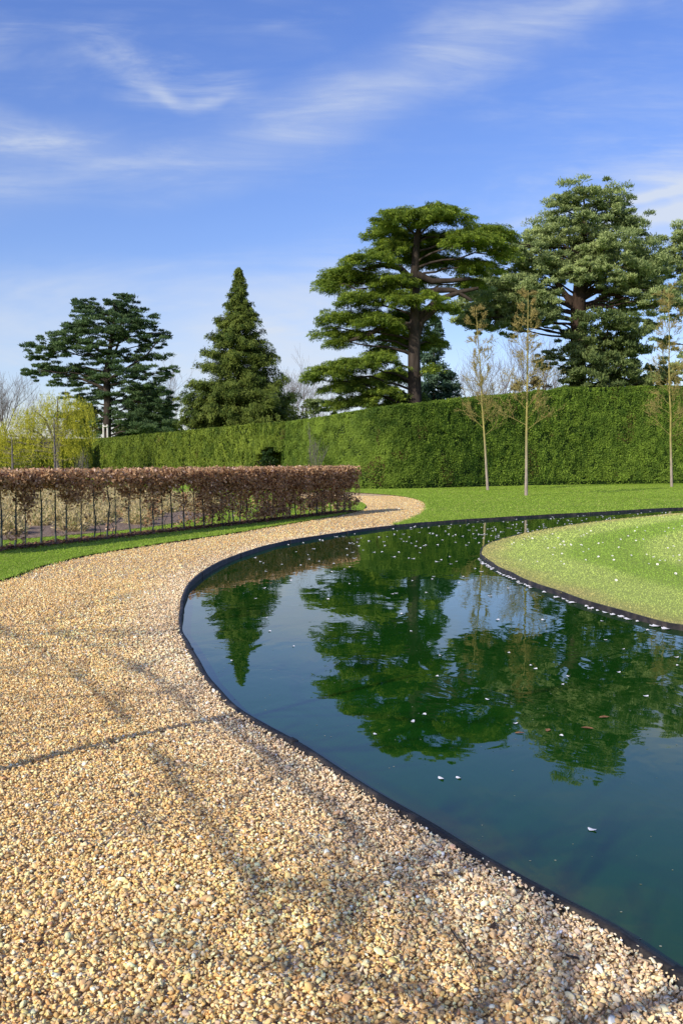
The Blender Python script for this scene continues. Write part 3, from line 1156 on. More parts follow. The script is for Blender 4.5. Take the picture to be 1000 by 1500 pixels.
# ------------------------------------------------------------------ planting bed with dry tufts
bed = crom(np.array([G(a, b, LAWN_Z) for a, b in ((-170, 801), (-20, 793), (80, 786), (180, 777), (270, 764), (325, 746), (322, 734), (240, 724), (120, 718), (-60, 715), (-230, 718))]), .5, True)
bp = np.array([(a, b) for a in np.arange(-26, 0, .6) for b in np.arange(13, 48, .6)])
bp = bp[inside(bp, bed)]
bp = bp[dist_poly(bp, bed) > .25]
bV, bF = cdt([bed], bp, lambda c: inside(c, bed))
bz = LAWN_Z + .008 + .05 * np.clip(dist_poly(bV, bed) / .5, 0, 1) * (.5 + vn2(bV[:, 0], bV[:, 1], .5))
tag(obj('soil_bed', mesh_np('soil_bed', np.c_[bV, bz], [bF], M['soil'], smooth=True)), kind='structure')


def tuft_mesh(seed):
    r = np.random.default_rng(seed)
    n = 650
    az = r.uniform(0, 2 * PI, n)
    el = np.arccos(r.uniform(.05, 1, n))
    d = np.stack([np.cos(az) * np.sin(el), np.sin(az) * np.sin(el), np.cos(el)], -1)
    C = d * r.uniform(.12, .27, (n, 1)) * np.array([1, 1, .95])
    C = C + r.normal(0, .02, (n, 3))
    C[:, 2] = np.maximum(C[:, 2], .01)
    A = unit(d + r.normal(0, .5, (n, 3)) + [0, 0, .3])
    V, F = rhombi(C, A, r.normal(size=(n, 3)), r.uniform(.06, .13, n), .018)
    f = r.random(n)
    c = lerp_col((.4, .32, .14), (.72, .6, .33), f)
    g_ = r.random(n) < .22
    c[g_] = (.26, .27, .1)
    return mesh_np('dry_tuft', V, [F], M['dry'], np.repeat(c, 4, axis=0))


tms = [tuft_mesh(i) for i in range(4)]
tp = np.array([(a, b) for a in np.arange(-18, 1, .76) for b in np.arange(13.5, 40, .95)])
tp = tp + rng.normal(0, .12, tp.shape)
tp = tp[inside(tp, bed)]
tp = tp[dist_poly(tp, bed) > .3]
pxl = 500 + FPX * tp[:, 0] / tp[:, 1]
tp = tp[(pxl > -40)]
for p in tp:
    o = obj('dry_tuft', tms[rng.integers(4)])
    o.location = (p[0], p[1], LAWN_Z + .03)
    o.rotation_euler = (0, 0, rng.uniform(0, 6.28))
    s = rng.uniform(.75, 1.3)
    o.scale = (s * 1.05, s * 1.05, s)
    tag(o, 'rounded straw-coloured dry plant tuft in the soil bed behind the brown hedge', 'plant', 'dry tufts planted in rows in the soil bed')

# ------------------------------------------------------------------ trees
NEED = {
    'cedar': ((.045, .088, .014), (.32, .39, .052)),
    'scots': ((.082, .12, .044), (.345, .40, .15)),
    'black': ((.028, .058, .024), (.11, .16, .055)),
    'cypress': ((.032, .058, .009), (.17, .205, .038)),
    'blue': ((.032, .07, .042), (.11, .165, .095)),
    'ivy': ((.044, .072, .022), (.18, .22, .07)),
}


def limb(p0, p1, r0, r1, sag=0.0, k=7, wig=.15):
    t = np.linspace(0, 1, k)[:, None]
    L = np.linalg.norm(p1 - p0)
    P = p0 * (1 - t) + p1 * t
    P = P + np.array([0, 0, 1.]) * (np.sin(t * PI) * sag * L)
    w = rng.normal(0, wig * L * .12, (k, 3))
    w[0] = 0
    w[-1] = 0
    return P + w, np.linspace(r0, r1, k)


TS = 1.0                                    # size of the tree being built against the size its constants are for


def plate(lv, C, a, h, trunk_xy, cols, spray_l=1.25, dens=1.0, el=.27, ew=.052):
    a, h = a * .86, h * 1.15
    """one level layer of a cedar: flat sprays fanning outwards, tips drooping"""
    el, ew, spray_l = el * TS, ew * TS, spray_l * TS
    ns_ = int(max(10, 19 * (a / TS) ** 2 * dens ** .5 + 6))
    r = np.sqrt(rng.random(ns_))
    th = rng.uniform(0, 2 * PI, ns_)
    o = np.stack([np.cos(th) * r * a, np.sin(th) * r * a * .95], -1)
    z = h * (.55 - 1.15 * r ** 2) + rng.normal(0, h * .32, ns_)
    S = np.c_[o + C[:2], z + C[2]]
    outw = (S[:, :2] - trunk_xy) * .25 + o * 1.1 + rng.normal(0, .5 * TS, (ns_, 2))
    D = unit(np.c_[outw, np.zeros(ns_)])
    per = int(120 * dens)
    bright = rng.normal(0, .16, ns_)
    for i in range(ns_):
        L = spray_l * rng.uniform(.65, 1.25)
        u = rng.uniform(-.5, .5, per)
        side = np.array([-D[i, 1], D[i, 0], 0])
        wv = rng.uniform(-1, 1, per) * .30 * L * (1 - (u + .5) * .75)
        P = S[i] + D[i] * (u * L)[:, None] + side * wv[:, None]
        P[:, 2] += -.16 * L * (u + .5) ** 2 + rng.normal(0, .07 * TS, per) - np.abs(wv) * .3
        A = D[i] + side * (np.sign(wv) * .75)[:, None] + rng.normal(0, .3, (per, 3)) + [0, 0, -.12]
        N = np.array([0, 0, 1.]) + rng.normal(0, .42, (per, 3))
        f = np.clip(.45 + bright[i] + rng.normal(0, .2, per) + .22 * u, 0, 1)
        lv.add(P, A, N, el * rng.uniform(.7, 1.3, per), ew, lerp_col(*cols, f))
        # hanging fringe under the spray
        q = per // 3
        P2 = S[i] + D[i] * (rng.uniform(-.3, .55, q) * L)[:, None] + side * (rng.uniform(-.3, .3, q) * L)[:, None]
        P2[:, 2] -= rng.uniform(.08, .36, q) * TS
        A2 = D[i] * .5 + rng.normal(0, .35, (q, 3)) + [0, 0, -.8]
        lv.add(P2, A2, rnd_dir(q), el * .8, ew * .8, lerp_col(*cols, np.clip(rng.normal(.22, .15, q), 0, 1)))


def puff(lv, C, rad, n, cols, el, ew, up=.5, bright=0.0, shell=.55):
    """rounded clump of needles or leaves, denser outside and on top"""
    d = rnd_dir(n)
    d[:, 2] = np.where(d[:, 2] < -.35, -d[:, 2] * .6, d[:, 2])
    r = (shell + (1 - shell) * rng.random(n)) * rng.uniform(.7, 1.08, n)
    P = C + d * r[:, None] * rad
    A = unit(d * .6 + rng.normal(0, .6, (n, 3)) + [0, 0, up])
    N = unit(d * .9 + rng.normal(0, .5, (n, 3)) + [0, 0, .35])
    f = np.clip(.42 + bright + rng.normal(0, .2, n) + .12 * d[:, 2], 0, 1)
    lv.add(P, A, N, el * rng.uniform(.65, 1.3, n), ew, lerp_col(*cols, f))


def clump(lv, C, rx, ry, rz, cols, sub, n_each, el, ew, up=.5, flat=.75):
    """cloud of puffs filling an ellipsoid"""
    b = rng.normal(0, .1)
    for _ in range(sub):
        d = rnd_dir(1)[0]
        r = rng.random() ** .45
        p = C + d * r * np.array([rx, ry, rz]) * rng.uniform(.9, 1.2)
        s = (rx * rz) ** .5 * rng.uniform(.2, .42)
        puff(lv, p, np.array([s * 1.15, s * 1.15, s * flat]), int(n_each * .75), cols, el, ew, up, b + rng.normal(0, .12))


# --- the tall cedar
CY = 50.0
TS = 50 / 70
base = W(607, 668, CY)
base[2] = 0
ced = tag(empty('cedar_tree', base), 'tall dark cedar with level layered branches behind the hedge, tallest tree left of the pine', 'tree')
lv, lb = Leaves(), []
tk = [(607, 690), (607, 640), (607, 580), (606, 520), (608, 450), (607, 400), (610, 350), (618, 315), (634, 298)]
trk = np.array([W(a, b, CY) for a, b in tk])
trk[0, 2] = -.2
plates = [(640, 300, 30, 7, 0), (605, 317, 55, 10, .5), (575, 325, 34, 9, -1.5), (650, 322, 40, 10, -2), (700, 336, 52, 11, 1), (640, 340, 55, 10, 2.5), (590, 345, 42, 9, 2), (725, 345, 28, 8, -1),
          (685, 358, 48, 10, -1.5), (625, 362, 36, 8, 3), (570, 362, 40, 9, 0), (540, 383, 42, 9, -1), (506, 395, 40, 10, .5), (490, 408, 30, 9, 1), (545, 402, 36, 9, 2.5), (480, 420, 18, 8, 0),
          (700, 385, 40, 10, 1), (735, 372, 25, 9, 0), (670, 372, 30, 8, 3), (690, 405, 30, 8, 2.5), (575, 412, 34, 8, -1.5), (560, 430, 46, 10, .5), (520, 438, 34, 9, 0), (590, 445, 30, 9, -2.5), (540, 455, 45, 10, 2),
          (625, 440, 22, 8, -2), (650, 447, 22, 6, -1), (500, 462, 36, 9, 0), (550, 472, 40, 9, -1), (480, 480, 24, 8, 1), (520, 488, 36, 9, 1.5), (585, 478, 30, 10, 2), (600, 495, 24, 10, 2.5), (490, 500, 16, 6, .5),
          (625, 480, 18, 10, 2), (640, 495, 18, 8, 1.5), (560, 505, 24, 7, 2), (555, 528, 42, 9, -1), (515, 535, 42, 9, -1.5), (480, 547, 36, 8, -1), (458, 552, 16, 5, 0), (575, 545, 30, 9, 2), (530, 556, 44, 10, 1.5), (500, 566, 36, 8, 0),
          (560, 572, 34, 10, -.5), (585, 585, 30, 10, 1.5), (530, 588, 36, 8, 0), (490, 590, 18, 8, .5), (630, 540, 12, 6, -1)]
s_ = CY / FPX
for (px, py, hw, hh, dy) in plates:
    C = W(px, py, CY)
    C[1] += (dy * .9 + rng.normal(0, .4)) * TS
    plate(lv, C, hw * s_, hh * s_, base[:2], NEED['cedar'], 1.15, .9)
    hgt = C[2] - rng.uniform(.2, 1.0) * TS - .12 * abs(C[0] - base[0])
    k = np.interp(hgt, trk[:, 2], np.arange(len(trk)))
    p0 = np.array([np.interp(k, np.arange(len(trk)), trk[:, j]) for j in range(3)])
    lb.append(limb(p0, C - np.array([0, 0, hh * s_ * .4]), .10 * TS, .03 * TS, .06))
# fill the far side of the crown
for z_, rr in ((19, 3), (17.5, 4.5), (15.5, 4.2), (13, 4.6), (11, 4.5), (8.6, 5), (6.5, 4.6)):
    for q in range(2):
        C = np.array([base[0] + rng.uniform(-2.2, 1.2) * TS, CY + rng.uniform(2.5, rr + 1) * TS, CAM_H + (z_ - CAM_H + rng.normal(0, .3)) * TS])
        plate(lv, C, rng.uniform(1.3, 2.0) * TS, .4 * TS, base[:2], NEED['cedar'], 1.2, .8)
for a in (((608, 470), (640, 440), (672, 428), (700, 422)), ((608, 440), (640, 425), (665, 425), (690, 440)), ((608, 500), (618, 470), (640, 452), (662, 447)), ((607, 400), (632, 412), (662, 411), (690, 408)), ((606, 480), (575, 470), (540, 490), (510, 500)),
          ((607, 415), (585, 392), (560, 388), (530, 395))):
    P = np.array([W(q[0], q[1], CY) for q in a])
    lb.append((P, np.linspace(.3, .12, 4) * TS))
obj('trunk', tubes_mesh('trunk', [(trk - base, np.array([.64, .58, .54, .47, .4, .34, .25, .16, .06]) * TS)], M['bark_dark'], 10), ced)
obj('branches', tubes_mesh('branches', [(p - base, r) for p, r in lb], M['bark_dark'], 8), ced)
lv.build('crown', M['needle'], ced, base)
print('cedar', lv.n)


def cloud_tree(name, label, Y, TS, trunk_px, trunk_r, clumps, cols, el, ew, bark, density=1.0, limbs=None, jy=1.5, flat=.75, up=.5, group=None, nE=95, grow_=(1.3, 1.5)):
    base = W(trunk_px[0][0], HORIZON, Y)
    base[2] = 0
    root = tag(empty(name, base), label, 'tree', group)
    s_ = Y / FPX
    el, ew, jy = el * TS, ew * TS, jy * TS
    trk = np.array([W(a, b, Y) for a, b in trunk_px])
    trk[0, 2] = -.2
    lv, lb = Leaves(), [(trk - base, np.asarray(trunk_r) * TS)]
    for c in clumps:
        px, py, hw, hh = c[:4]
        C = W(px, py, Y)
        C[1] += (c[4] if len(c) > 4 else rng.uniform(-jy, jy))
        hw, hh = hw * grow_[0], hh * grow_[1]
        area = (hw * s_) * (hh * s_) / TS ** 2
        sub = int(max(8, 11 * area ** .8 * density + 5))
        clump(lv, C, hw * s_, hw * s_ * .8, hh * s_, cols, sub, nE, el, ew, up, flat)
        k = np.clip(np.interp(C[2] - rng.uniform(.4, 1.6) * TS, trk[:, 2], np.arange(len(trk))), 0, len(trk) - 1)
        p0 = np.array([np.interp(k, np.arange(len(trk)), trk[:, j]) for j in range(3)])
        p, r = limb(p0, C, .028 * hw * s_ + .03 * TS, .025 * TS, rng.uniform(-.04, .1))
        lb.append((p - base, r))
        for _ in range(3):
            p2, r2 = limb(p[4] + base * 0, C + rnd_dir(1)[0] * np.array([hw * s_ * .7, hw * s_ * .6, hh * s_ * .6]), .03 * TS, .012 * TS, .05)
            lb.append((p2 - base, r2))
    for pts, r0, r1 in (limbs or []):
        P = np.array([W(a, b, Y) for a, b in pts])
        lb.append((P - base, np.linspace(r0, r1, len(P)) * TS))
    obj('trunk', tubes_mesh('trunk', lb[:1], bark, 10), root)
    obj('branches', tubes_mesh('branches', lb[1:], bark, 8), root)
    lv.build('crown', M['needle'], root, base)
    print(name, lv.n)
    return root


# --- Scots pine, right
cloud_tree('pine_tree', 'large rounded blue-green pine with forked trunk rising behind the right of the hedge', 58, 58 / 62,
           [(846, 680), (846, 600), (846, 520), (846, 460), (848, 425), (850, 380), (855, 330), (858, 300)], [.6, .55, .5, .48, .42, .3, .18, .06],
           [(845, 291, 36, 11), (880, 296, 36, 13), (812, 306, 24, 12), (905, 318, 28, 14), (850, 320, 46, 13), (925, 335, 20, 12), (815, 335, 30, 12), (880, 340, 46, 14), (795, 352, 30, 12), (762, 358, 30, 11), (740, 372, 26, 10), (835, 358, 40, 13),
            (900, 365, 42, 14), (945, 372, 24, 14), (770, 380, 30, 11), (730, 395, 24, 10), (810, 388, 36, 12), (860, 388, 40, 14), (905, 395, 36, 14), (945, 400, 28, 14), (960, 390, 20, 12), (870, 415, 36, 10), (915, 425, 30, 12),
            (955, 425, 24, 13), (848, 402, 26, 10, -1.6), (866, 372, 26, 10, -1.8), (838, 335, 26, 10, -1.8), (832, 408, 16, 8, -1.2), (895, 440, 22, 9, 1), (840, 385, 40, 14, 2), (880, 360, 40, 14, 2), (790, 420, 30, 10, 1), (700, 455, 30, 12, 1.5), (700, 438, 34, 13), (742, 428, 34, 13), (772, 455, 34, 13), (722, 466, 34, 12), (690, 466, 24, 10), (755, 474, 26, 9), (802, 462, 18, 9), (792, 402, 30, 12), (930, 395, 30, 13), (940, 435, 30, 14), (905, 415, 30, 12), (965, 450, 26, 14), (935, 452, 24, 12), (945, 480, 22, 12), (755, 408, 32, 11), (720, 425, 30, 12), (690, 440, 26, 12), (735, 445, 36, 13), (775, 432, 32, 12), (675, 462, 24, 11), (705, 470, 26, 10),
            (765, 462, 34, 12), (800, 448, 22, 12), (740, 482, 30, 9), (790, 472, 22, 9), (810, 520, 18, 7), (800, 532, 12, 6)],
           NEED['scots'], .25, .062, M['bark_pine'], 1.4,
           [(((846, 470), (838, 445), (822, 425), (808, 405)), .3, .14), (((848, 440), (866, 425), (890, 428), (920, 440)), .28, .1), (((847, 450), (880, 447), (905, 455), (925, 475)), .2, .07), (((846, 460), (800, 450), (760, 452), (715, 455)), .16, .05),
            (((850, 420), (870, 400), (900, 392), (935, 388)), .2, .07), (((849, 410), (830, 385), (800, 370), (765, 368)), .2, .06)], nE=165, grow_=(1.4, 1.5))
# --- evergreen mass round the pine's foot
cloud_tree('evergreen_tree', 'dense dark evergreen bush hiding the foot of the big rounded pine', 56.3, 56.3 / 60,
           [(880, 680), (880, 600), (882, 540), (885, 490)], [.3, .25, .18, .06],
           [(885, 478, 40, 16), (855, 492, 26, 14), (915, 496, 26, 16), (880, 510, 48, 18), (848, 520, 22, 16), (925, 525, 20, 18), (870, 545, 44, 18), (910, 552, 34, 18), (842, 552, 18, 14), (940, 560, 22, 12), (885, 575, 50, 14), (840, 578, 26, 12), (830, 592, 22, 8)],
           NEED['ivy'], .25, .075, M['bark_dark'], 2.1, jy=1.8, grow_=(1.2, 1.35), nE=150)
# --- pine at the right edge
cloud_tree('pine_tree', 'second rounded pine, cut off by the right edge of the picture', 60, 60 / 66,
           [(1030, 680), (1030, 560), (1028, 460), (1025, 360)], [.45, .4, .3, .06],
           [(985, 352, 22, 10), (1010, 350, 30, 12), (1040, 345, 30, 14), (980, 375, 22, 12), (1015, 380, 36, 14), (1060, 385, 36, 16), (985, 398, 18, 10), (1000, 420, 20, 12), (1040, 425, 36, 16), (990, 445, 16, 10), (1020, 470, 30, 14), (985, 500, 14, 9), (1050, 520, 36, 16), (985, 540, 20, 12), (960, 548, 18, 10)],
           NEED['scots'], .25, .062, M['bark_pine'], 1.1, nE=165, grow_=(1.4, 1.5))
# --- black pine, left
cloud_tree('pine_tree', 'spreading dark pine with sky between its branches at the far left behind the hedge', 95, 1.0,
           [(157, 680), (157, 630), (158, 590), (156, 550), (160, 520), (166, 480), (172, 450)], [.5, .42, .38, .33, .26, .15, .05],
           [(168, 443, 24, 6), (188, 455, 28, 7), (120, 445, 13, 5), (145, 462, 28, 7), (200, 470, 24, 6), (170, 478, 36, 8), (118, 480, 22, 6), (95, 497, 22, 6), (140, 492, 30, 7), (78, 515, 24, 6), (58, 520, 13, 5), (112, 512, 28, 7),
            (190, 497, 30, 7), (232, 488, 16, 5), (215, 500, 18, 5), (155, 520, 30, 7), (205, 520, 26, 6), (80, 540, 26, 6), (52, 547, 16, 5), (55, 537, 10, 4), (115, 540, 28, 7), (225, 548, 24, 6), (245, 545, 10, 4), (180, 545, 30, 7), (100, 558, 24, 6), (145, 558, 22, 6),
            (200, 568, 28, 8), (225, 578, 20, 8), (240, 590, 12, 8), (175, 580, 22, 8), (200, 598, 28, 8), (228, 608, 18, 8), (118, 580, 20, 8), (135, 600, 18, 10), (110, 610, 20, 10), (130, 625, 24, 8), (185, 615, 24, 7), (222, 625, 24, 8)],
           NEED['black'], .36, .085, M['bark_dark'], 1.0, flat=.5,
           limbs=[(((158, 560), (185, 540), (215, 520), (235, 495)), .16, .05), (((157, 570), (120, 555), (85, 545), (55, 542)), .16, .05), (((160, 520), (130, 505), (100, 500), (80, 512)), .14, .05), (((158, 590), (185, 585), (210, 590), (235, 595)), .14, .05),
                  (((164, 500), (190, 485), (215, 488), (235, 488)), .12, .04), (((157, 555), (168, 520), (178, 490), (186, 460)), .18, .05)], nE=125, grow_=(1.6, 2.05))
g = W(155, 640, 93)
o = tag(empty('tree_guard', (g[0], g[1], 0)), 'pale upright guard at the foot of the dark left pine', 'tree guard')
hgt = W(155, 622, 93)[2]
for dx in (-.22, .22):
    obj('post', tubes_mesh('post', [(np.array([[dx, 0, 0], [dx, 0, hgt * .5], [dx * .9, 0, hgt]]), np.array([.10, .10, .09]))], M['guard'], 6), o)
obj('cross_bar', tubes_mesh('cross_bar', [(np.array([[-.22, -.12, hgt - .2], [0, -.12, hgt - .18], [.22, -.12, hgt - .2]]), np.array([.07, .07, .07]))], M['guard'], 6), o)

# --- pointed conifer
def cone_tree(name, label, px, top, bot, hw, Y, cols, nb, per, el, ew, droop, power=.85, TS=1.0, core=240):
    """pointed conifer: boughs of many lengths, each carrying hanging sprays, over a darker inner mass"""
    s_ = Y / FPX
    apex = W(px, top, Y)
    base = np.array([apex[0], Y, 0])
    zb = W(px, bot, Y)[2]
    Hh = apex[2] - zb
    el, ew = el * TS, ew * TS
    root = tag(empty(name, base), label, 'tree')
    lv, lb = Leaves(), [(np.array([[0, 0, -.2], [0, 0, apex[2] * .5], [0, 0, apex[2] * .99]]), np.array([hw * s_ * .09, hw * s_ * .05, .02]))]

    def spray(C, D, size, n, b):
        u = rng.uniform(-.6, .6, n)
        side = np.array([-D[1], D[0], 0])
        P = C + D * (u * size)[:, None] + side * (rng.normal(0, .33, n) * size)[:, None]
        P[:, 2] += -droop * size * (u + .3) + rng.normal(0, .26, n) * size
        A = D * .5 + rng.normal(0, .4, (n, 3)) + np.array([0, 0, -droop])
        N = D * .9 + rng.normal(0, .45, (n, 3)) + [0, 0, .45]
        f = np.clip(.4 + b + rng.normal(0, .17, n) + .2 * u, 0, 1)
        lv.add(P, A, N, el * rng.uniform(.7, 1.3, n), ew, lerp_col(*cols, f))

    for i in range(core):
        t = rng.random() ** 1.9
        az = rng.uniform(0, 2 * PI)
        D = np.array([math.cos(az), math.sin(az), 0])
        r = hw * s_ * (1 - t) ** power * rng.uniform(.2, .68)
        spray(base + D * r + [0, 0, zb + Hh * t * .97], D, (.6 + .6 * (1 - t)) * TS, per, rng.normal(-.12, .12))
    for i in range(nb):
        t = rng.random() ** 1.45
        az = rng.uniform(0, 2 * PI)
        D = np.array([math.cos(az), math.sin(az), 0])
        R_ = hw * s_ * ((1 - t) ** power * rng.uniform(.62, 1.2) + .035)
        z0 = zb + Hh * t
        rise = rng.uniform(-.05, .28) * R_
        b = rng.normal(0, .15)
        nsp = int(2 + 3.2 * R_ / TS / 1.6)
        for q in range(nsp):
            f = .45 + .55 * (q + rng.random()) / nsp
            C = base + D * R_ * f + np.array([0, 0, z0 + rise * f ** 2])
            C += np.array([-D[1], D[0], 0]) * rng.normal(0, .16) * R_ * (1 - f * .6)
            spray(C, D, (.34 + .5 * (1 - t) ** .7) * TS * rng.uniform(.7, 1.2) * (1.15 - .45 * f), int(per * (.45 + .55 * (1 - t))), b + rng.normal(0, .1))
        lb.append((np.array([[0, 0, z0], D * R_ * .5 + [0, 0, z0 + rise * .25], D * R_ * .95 + [0, 0, z0 + rise * .9]]), np.array([.05, .035, .012]) * TS))
    obj('trunk', tubes_mesh('trunk', lb[:1], M['bark_dark'], 8), root)
    obj('branches', tubes_mesh('branches', lb[1:], M['bark_dark'], 6), root)
    lv.build('crown', M['needle'], root, base)
    print(name, lv.n)


cone_tree('cypress_tree', 'pointed olive-green conifer standing alone between the left pine and the cedar', 349, 394, 632, 88, 72, NEED['cypress'], 430, 66, .28, .072, .5, 1.0, 72 / 90, 460)
cone_tree('spruce_tree', 'small blue-green conifer partly hidden behind the cedar trunk', 636, 462, 625, 46, 60, NEED['blue'], 110, 40, .4, .11, .2, .75, 60 / 88, 70)
cone_tree('conifer_tree', 'dark bushy evergreen filling the gap behind the left pine trunk', 215, 560, 650, 46, 104, NEED['ivy'], 70, 40, .45, .18, .3, .5, 1.0, 60)

# --- low evergreen shrubs peeping over the hedge
def shrub(label, px, py, hw, hh, Y, cols, sub=16, el=.3, ew=.13, mat='needle', name='shrub', cat='shrub'):
    C = W(px, py, Y)
    s_ = Y / FPX
    base = np.array([C[0], Y, 0])
    root = tag(empty(name, base), label, cat)
    lv = Leaves()
    clump(lv, C, hw * s_, hw * s_ * .7, hh * s_, cols, sub, 110, el, ew, .5, .9)
    low = C.copy()
    low[2] *= .5
    clump(lv, low, hw * s_ * .9, hw * s_ * .6, C[2] * .5, cols, sub // 2, 90, el, ew, .5, 1)
    tb = []
    for k in range(5):
        tb.append((np.array([[rng.normal(0, .1), rng.normal(0, .1), 0], [rng.normal(0, .3), rng.normal(0, .3), C[2] * .5], [rng.normal(0, .8), rng.normal(0, .5), C[2]]]), np.array([.09, .06, .02])))
    obj('stem', tubes_mesh('stem', tb, M['bark_dark'], 5), root)
    lv.build('foliage', M[mat], root, base)


shrub('dark green shrub showing over the hedge right of the pointed conifer', 447, 594, 32, 14, 85, NEED['ivy'], 18)
shrub('small green shrub under the lowest cedar branch behind the hedge', 492, 596, 22, 12, 80, NEED['cypress'], 14)
shrub('round dark shrub standing left of the left pine trunk', 122, 618, 24, 26, 98, NEED['ivy'], 20)
shrub('low dark shrub right of the left pine trunk, over the hedge top', 190, 634, 24, 14, 103, NEED['ivy'], 18)
shrub('olive shrub between the left pine and the pointed conifer', 255, 625, 26, 14, 99, NEED['cypress'], 14)
shrub('dark evergreen seen through the gateway in the hedge', 389, 680, 34, 30, on_line(389)[1] + 5, ((.008, .02, .006), (.03, .05, .015)), 26)
shrub('small dark round-topped evergreen standing in the gateway of the tall hedge', 394, 675, 15, 15, on_line(394)[1] - .35, ((.008, .02, .006), (.045, .085, .018)), 22, .13, .05)
shrub('brownish twiggy shrub over the hedge behind the second thin tree', 775, 566, 34, 14, 56, ((.10, .085, .035), (.24, .19, .085)), 12, .22, .05)
shrub('green shrub low behind the far right end of the hedge', 955, 552, 40, 18, 60, NEED['ivy'], 18)

# --- willow, yellow with new leaf
WY = 62.0
TS = WY / 100
base = W(85, HORIZON, WY)
base[2] = 0
wl = tag(empty('willow_tree', base), 'yellow-green weeping willow at the far left under the dark pine', 'tree')
s_ = WY / FPX
lv = Leaves()
tb = [(np.array([[0, 0, -.2], [.2, 0, 2.2], [0, .2, 4.5]]) * TS, np.array([.45, .38, .2]) * TS)]
for (px, py, hw, hh) in ((85, 588, 38, 18), (50, 605, 38, 18), (115, 600, 28, 18), (25, 628, 38, 18), (75, 622, 44, 20), (4, 640, 26, 14), (110, 630, 32, 18), (-20, 648, 28, 14), (55, 648, 48, 14), (20, 662, 40, 12), (95, 655, 34, 12), (-30, 665, 30, 12)):
    C = W(px, py, WY)
    for _ in range(140):
        d = rnd_dir(1)[0]
        p = C + d * np.array([hw * s_, hw * s_ * .8, hh * s_]) * rng.random() ** .4
        L = rng.uniform(.8, 2.4) * TS
        n = 24
        u = np.sort(rng.random(n))
        bend = np.array([d[0], d[1], 0]) * .35
        P = p + bend * (u * L)[:, None] + np.array([0, 0, -1.]) * (u ** 1.4 * L)[:, None] + rng.normal(0, .08 * TS, (n, 3))
        P[:, 2] = np.maximum(P[:, 2], .2)
        A = rng.normal(0, .4, (n, 3)) + bend + [0, 0, -1]
        lv.add(P, A, rnd_dir(n), .22 * TS, .05 * TS, lerp_col((.27, .28, .025), (.54, .50, .06), np.clip(rng.normal(.5, .25, n), 0, 1)))
    tb.append((np.array([[0, 0, 3.5 * TS], (C - base) * [.5, .5, .8] + [0, 0, .8 * TS], (C - base) + [0, 0, .3 * TS]]), np.array([.16, .1, .04]) * TS))
obj('trunk', tubes_mesh('trunk', tb[:1], M['bark_grey'], 6), wl)
obj('branches', tubes_mesh('branches', tb[1:], M['bark_grey'], 6), wl)
lv.build('crown', M['leaf'], wl, base)

# --- bare trees
def grow(tb, p, d, L, r, lev, spread, up, kids, wander=.12):
    k = 4 if lev > 0 else 3
    P = [np.array(p)]
    dd = np.array(d, dtype=float)
    for i in range(k):
        dd = unit(dd + rng.normal(0, wander, 3) + np.array([0, 0, up]) * .25)
        P.append(P[-1] + dd * L / k)
    P = np.array(P)
    tb.append((P, np.linspace(r, r * (.45 if lev else .3), k + 1)))
    if lev <= 0:
        return
    for j in range(kids):
        f = rng.uniform(.3, 1.0)
        q = f * k
        i = min(int(q), k - 1)
        pp_ = P[i] * (1 - (q - i)) + P[i + 1] * (q - i)
        ax = rnd_dir(1)[0]
        nd = unit(dd + ax * spread + np.array([0, 0, up]) * .5)
        grow(tb, pp_, nd, L * rng.uniform(.5, .75), max(r * .5 * (1.1 - f * .4), .006), lev - 1, spread, up, kids, wander)


def bare_tree(label, px, top, hw, Y, lev=4, kids=5, bark='bark_far', group=None, twig=.008):
    s_ = Y / FPX
    base = W(px, HORIZON, Y)
    base[2] = 0
    Ht = W(px, top, Y)[2]
    root = tag(empty('bare_tree', base), label, 'tree', group)
    tb = [(np.array([[0, 0, -.2], [rng.normal(0, .1), 0, Ht * .2], [rng.normal(0, .2), 0, Ht * .42]]), np.array([.2, .15, .1]) * Ht / 12)]
    for k in range(7):
        z = Ht * rng.uniform(.2, .42)
        az = rng.uniform(0, 2 * PI)
        d = unit([math.cos(az) * hw * s_ / Ht * 1.7, math.sin(az) * hw * s_ / Ht * 1.7, .9])
        grow(tb, (0, 0, z), d, Ht * rng.uniform(.3, .42), .07 * Ht / 12, lev - 1, .75, .35, kids)
    tb = [(a, np.maximum(b, twig)) for a, b in tb]
    obj('trunk', tubes_mesh('trunk', tb[:1], M[bark], 6), root)
    obj('branches', tubes_mesh('branches', tb[1:], M[bark], 5), root)


bare_tree('bare grey-purple winter tree at the far left edge, beyond the willow', 8, 548, 34, 130, 4, 5)
bare_tree('bare winter tree in the far left, just right of the edge one', 40, 578, 26, 140, 4, 4)
bare_tree('pale bare tree between the left pine and the pointed conifer', 245, 545, 24, 125, 4, 4)
bare_tree('faint bare tree behind the hedge right of the pointed conifer', 436, 548, 26, 130, 4, 5)
bare_tree('faint bare tree left of the lowest cedar branch', 470, 562, 20, 140, 4, 4)
bare_tree('bare tree behind the hedge between the first and second thin trees', 722, 492, 46, 84, 4, 5, twig=.005)
bare_tree('bare tree behind the hedge right of the second thin tree', 792, 500, 42, 88, 4, 5, twig=.005)
bare_tree('bare tree behind the hedge just right of the cedar trunk', 672, 535, 30, 110, 4, 4)


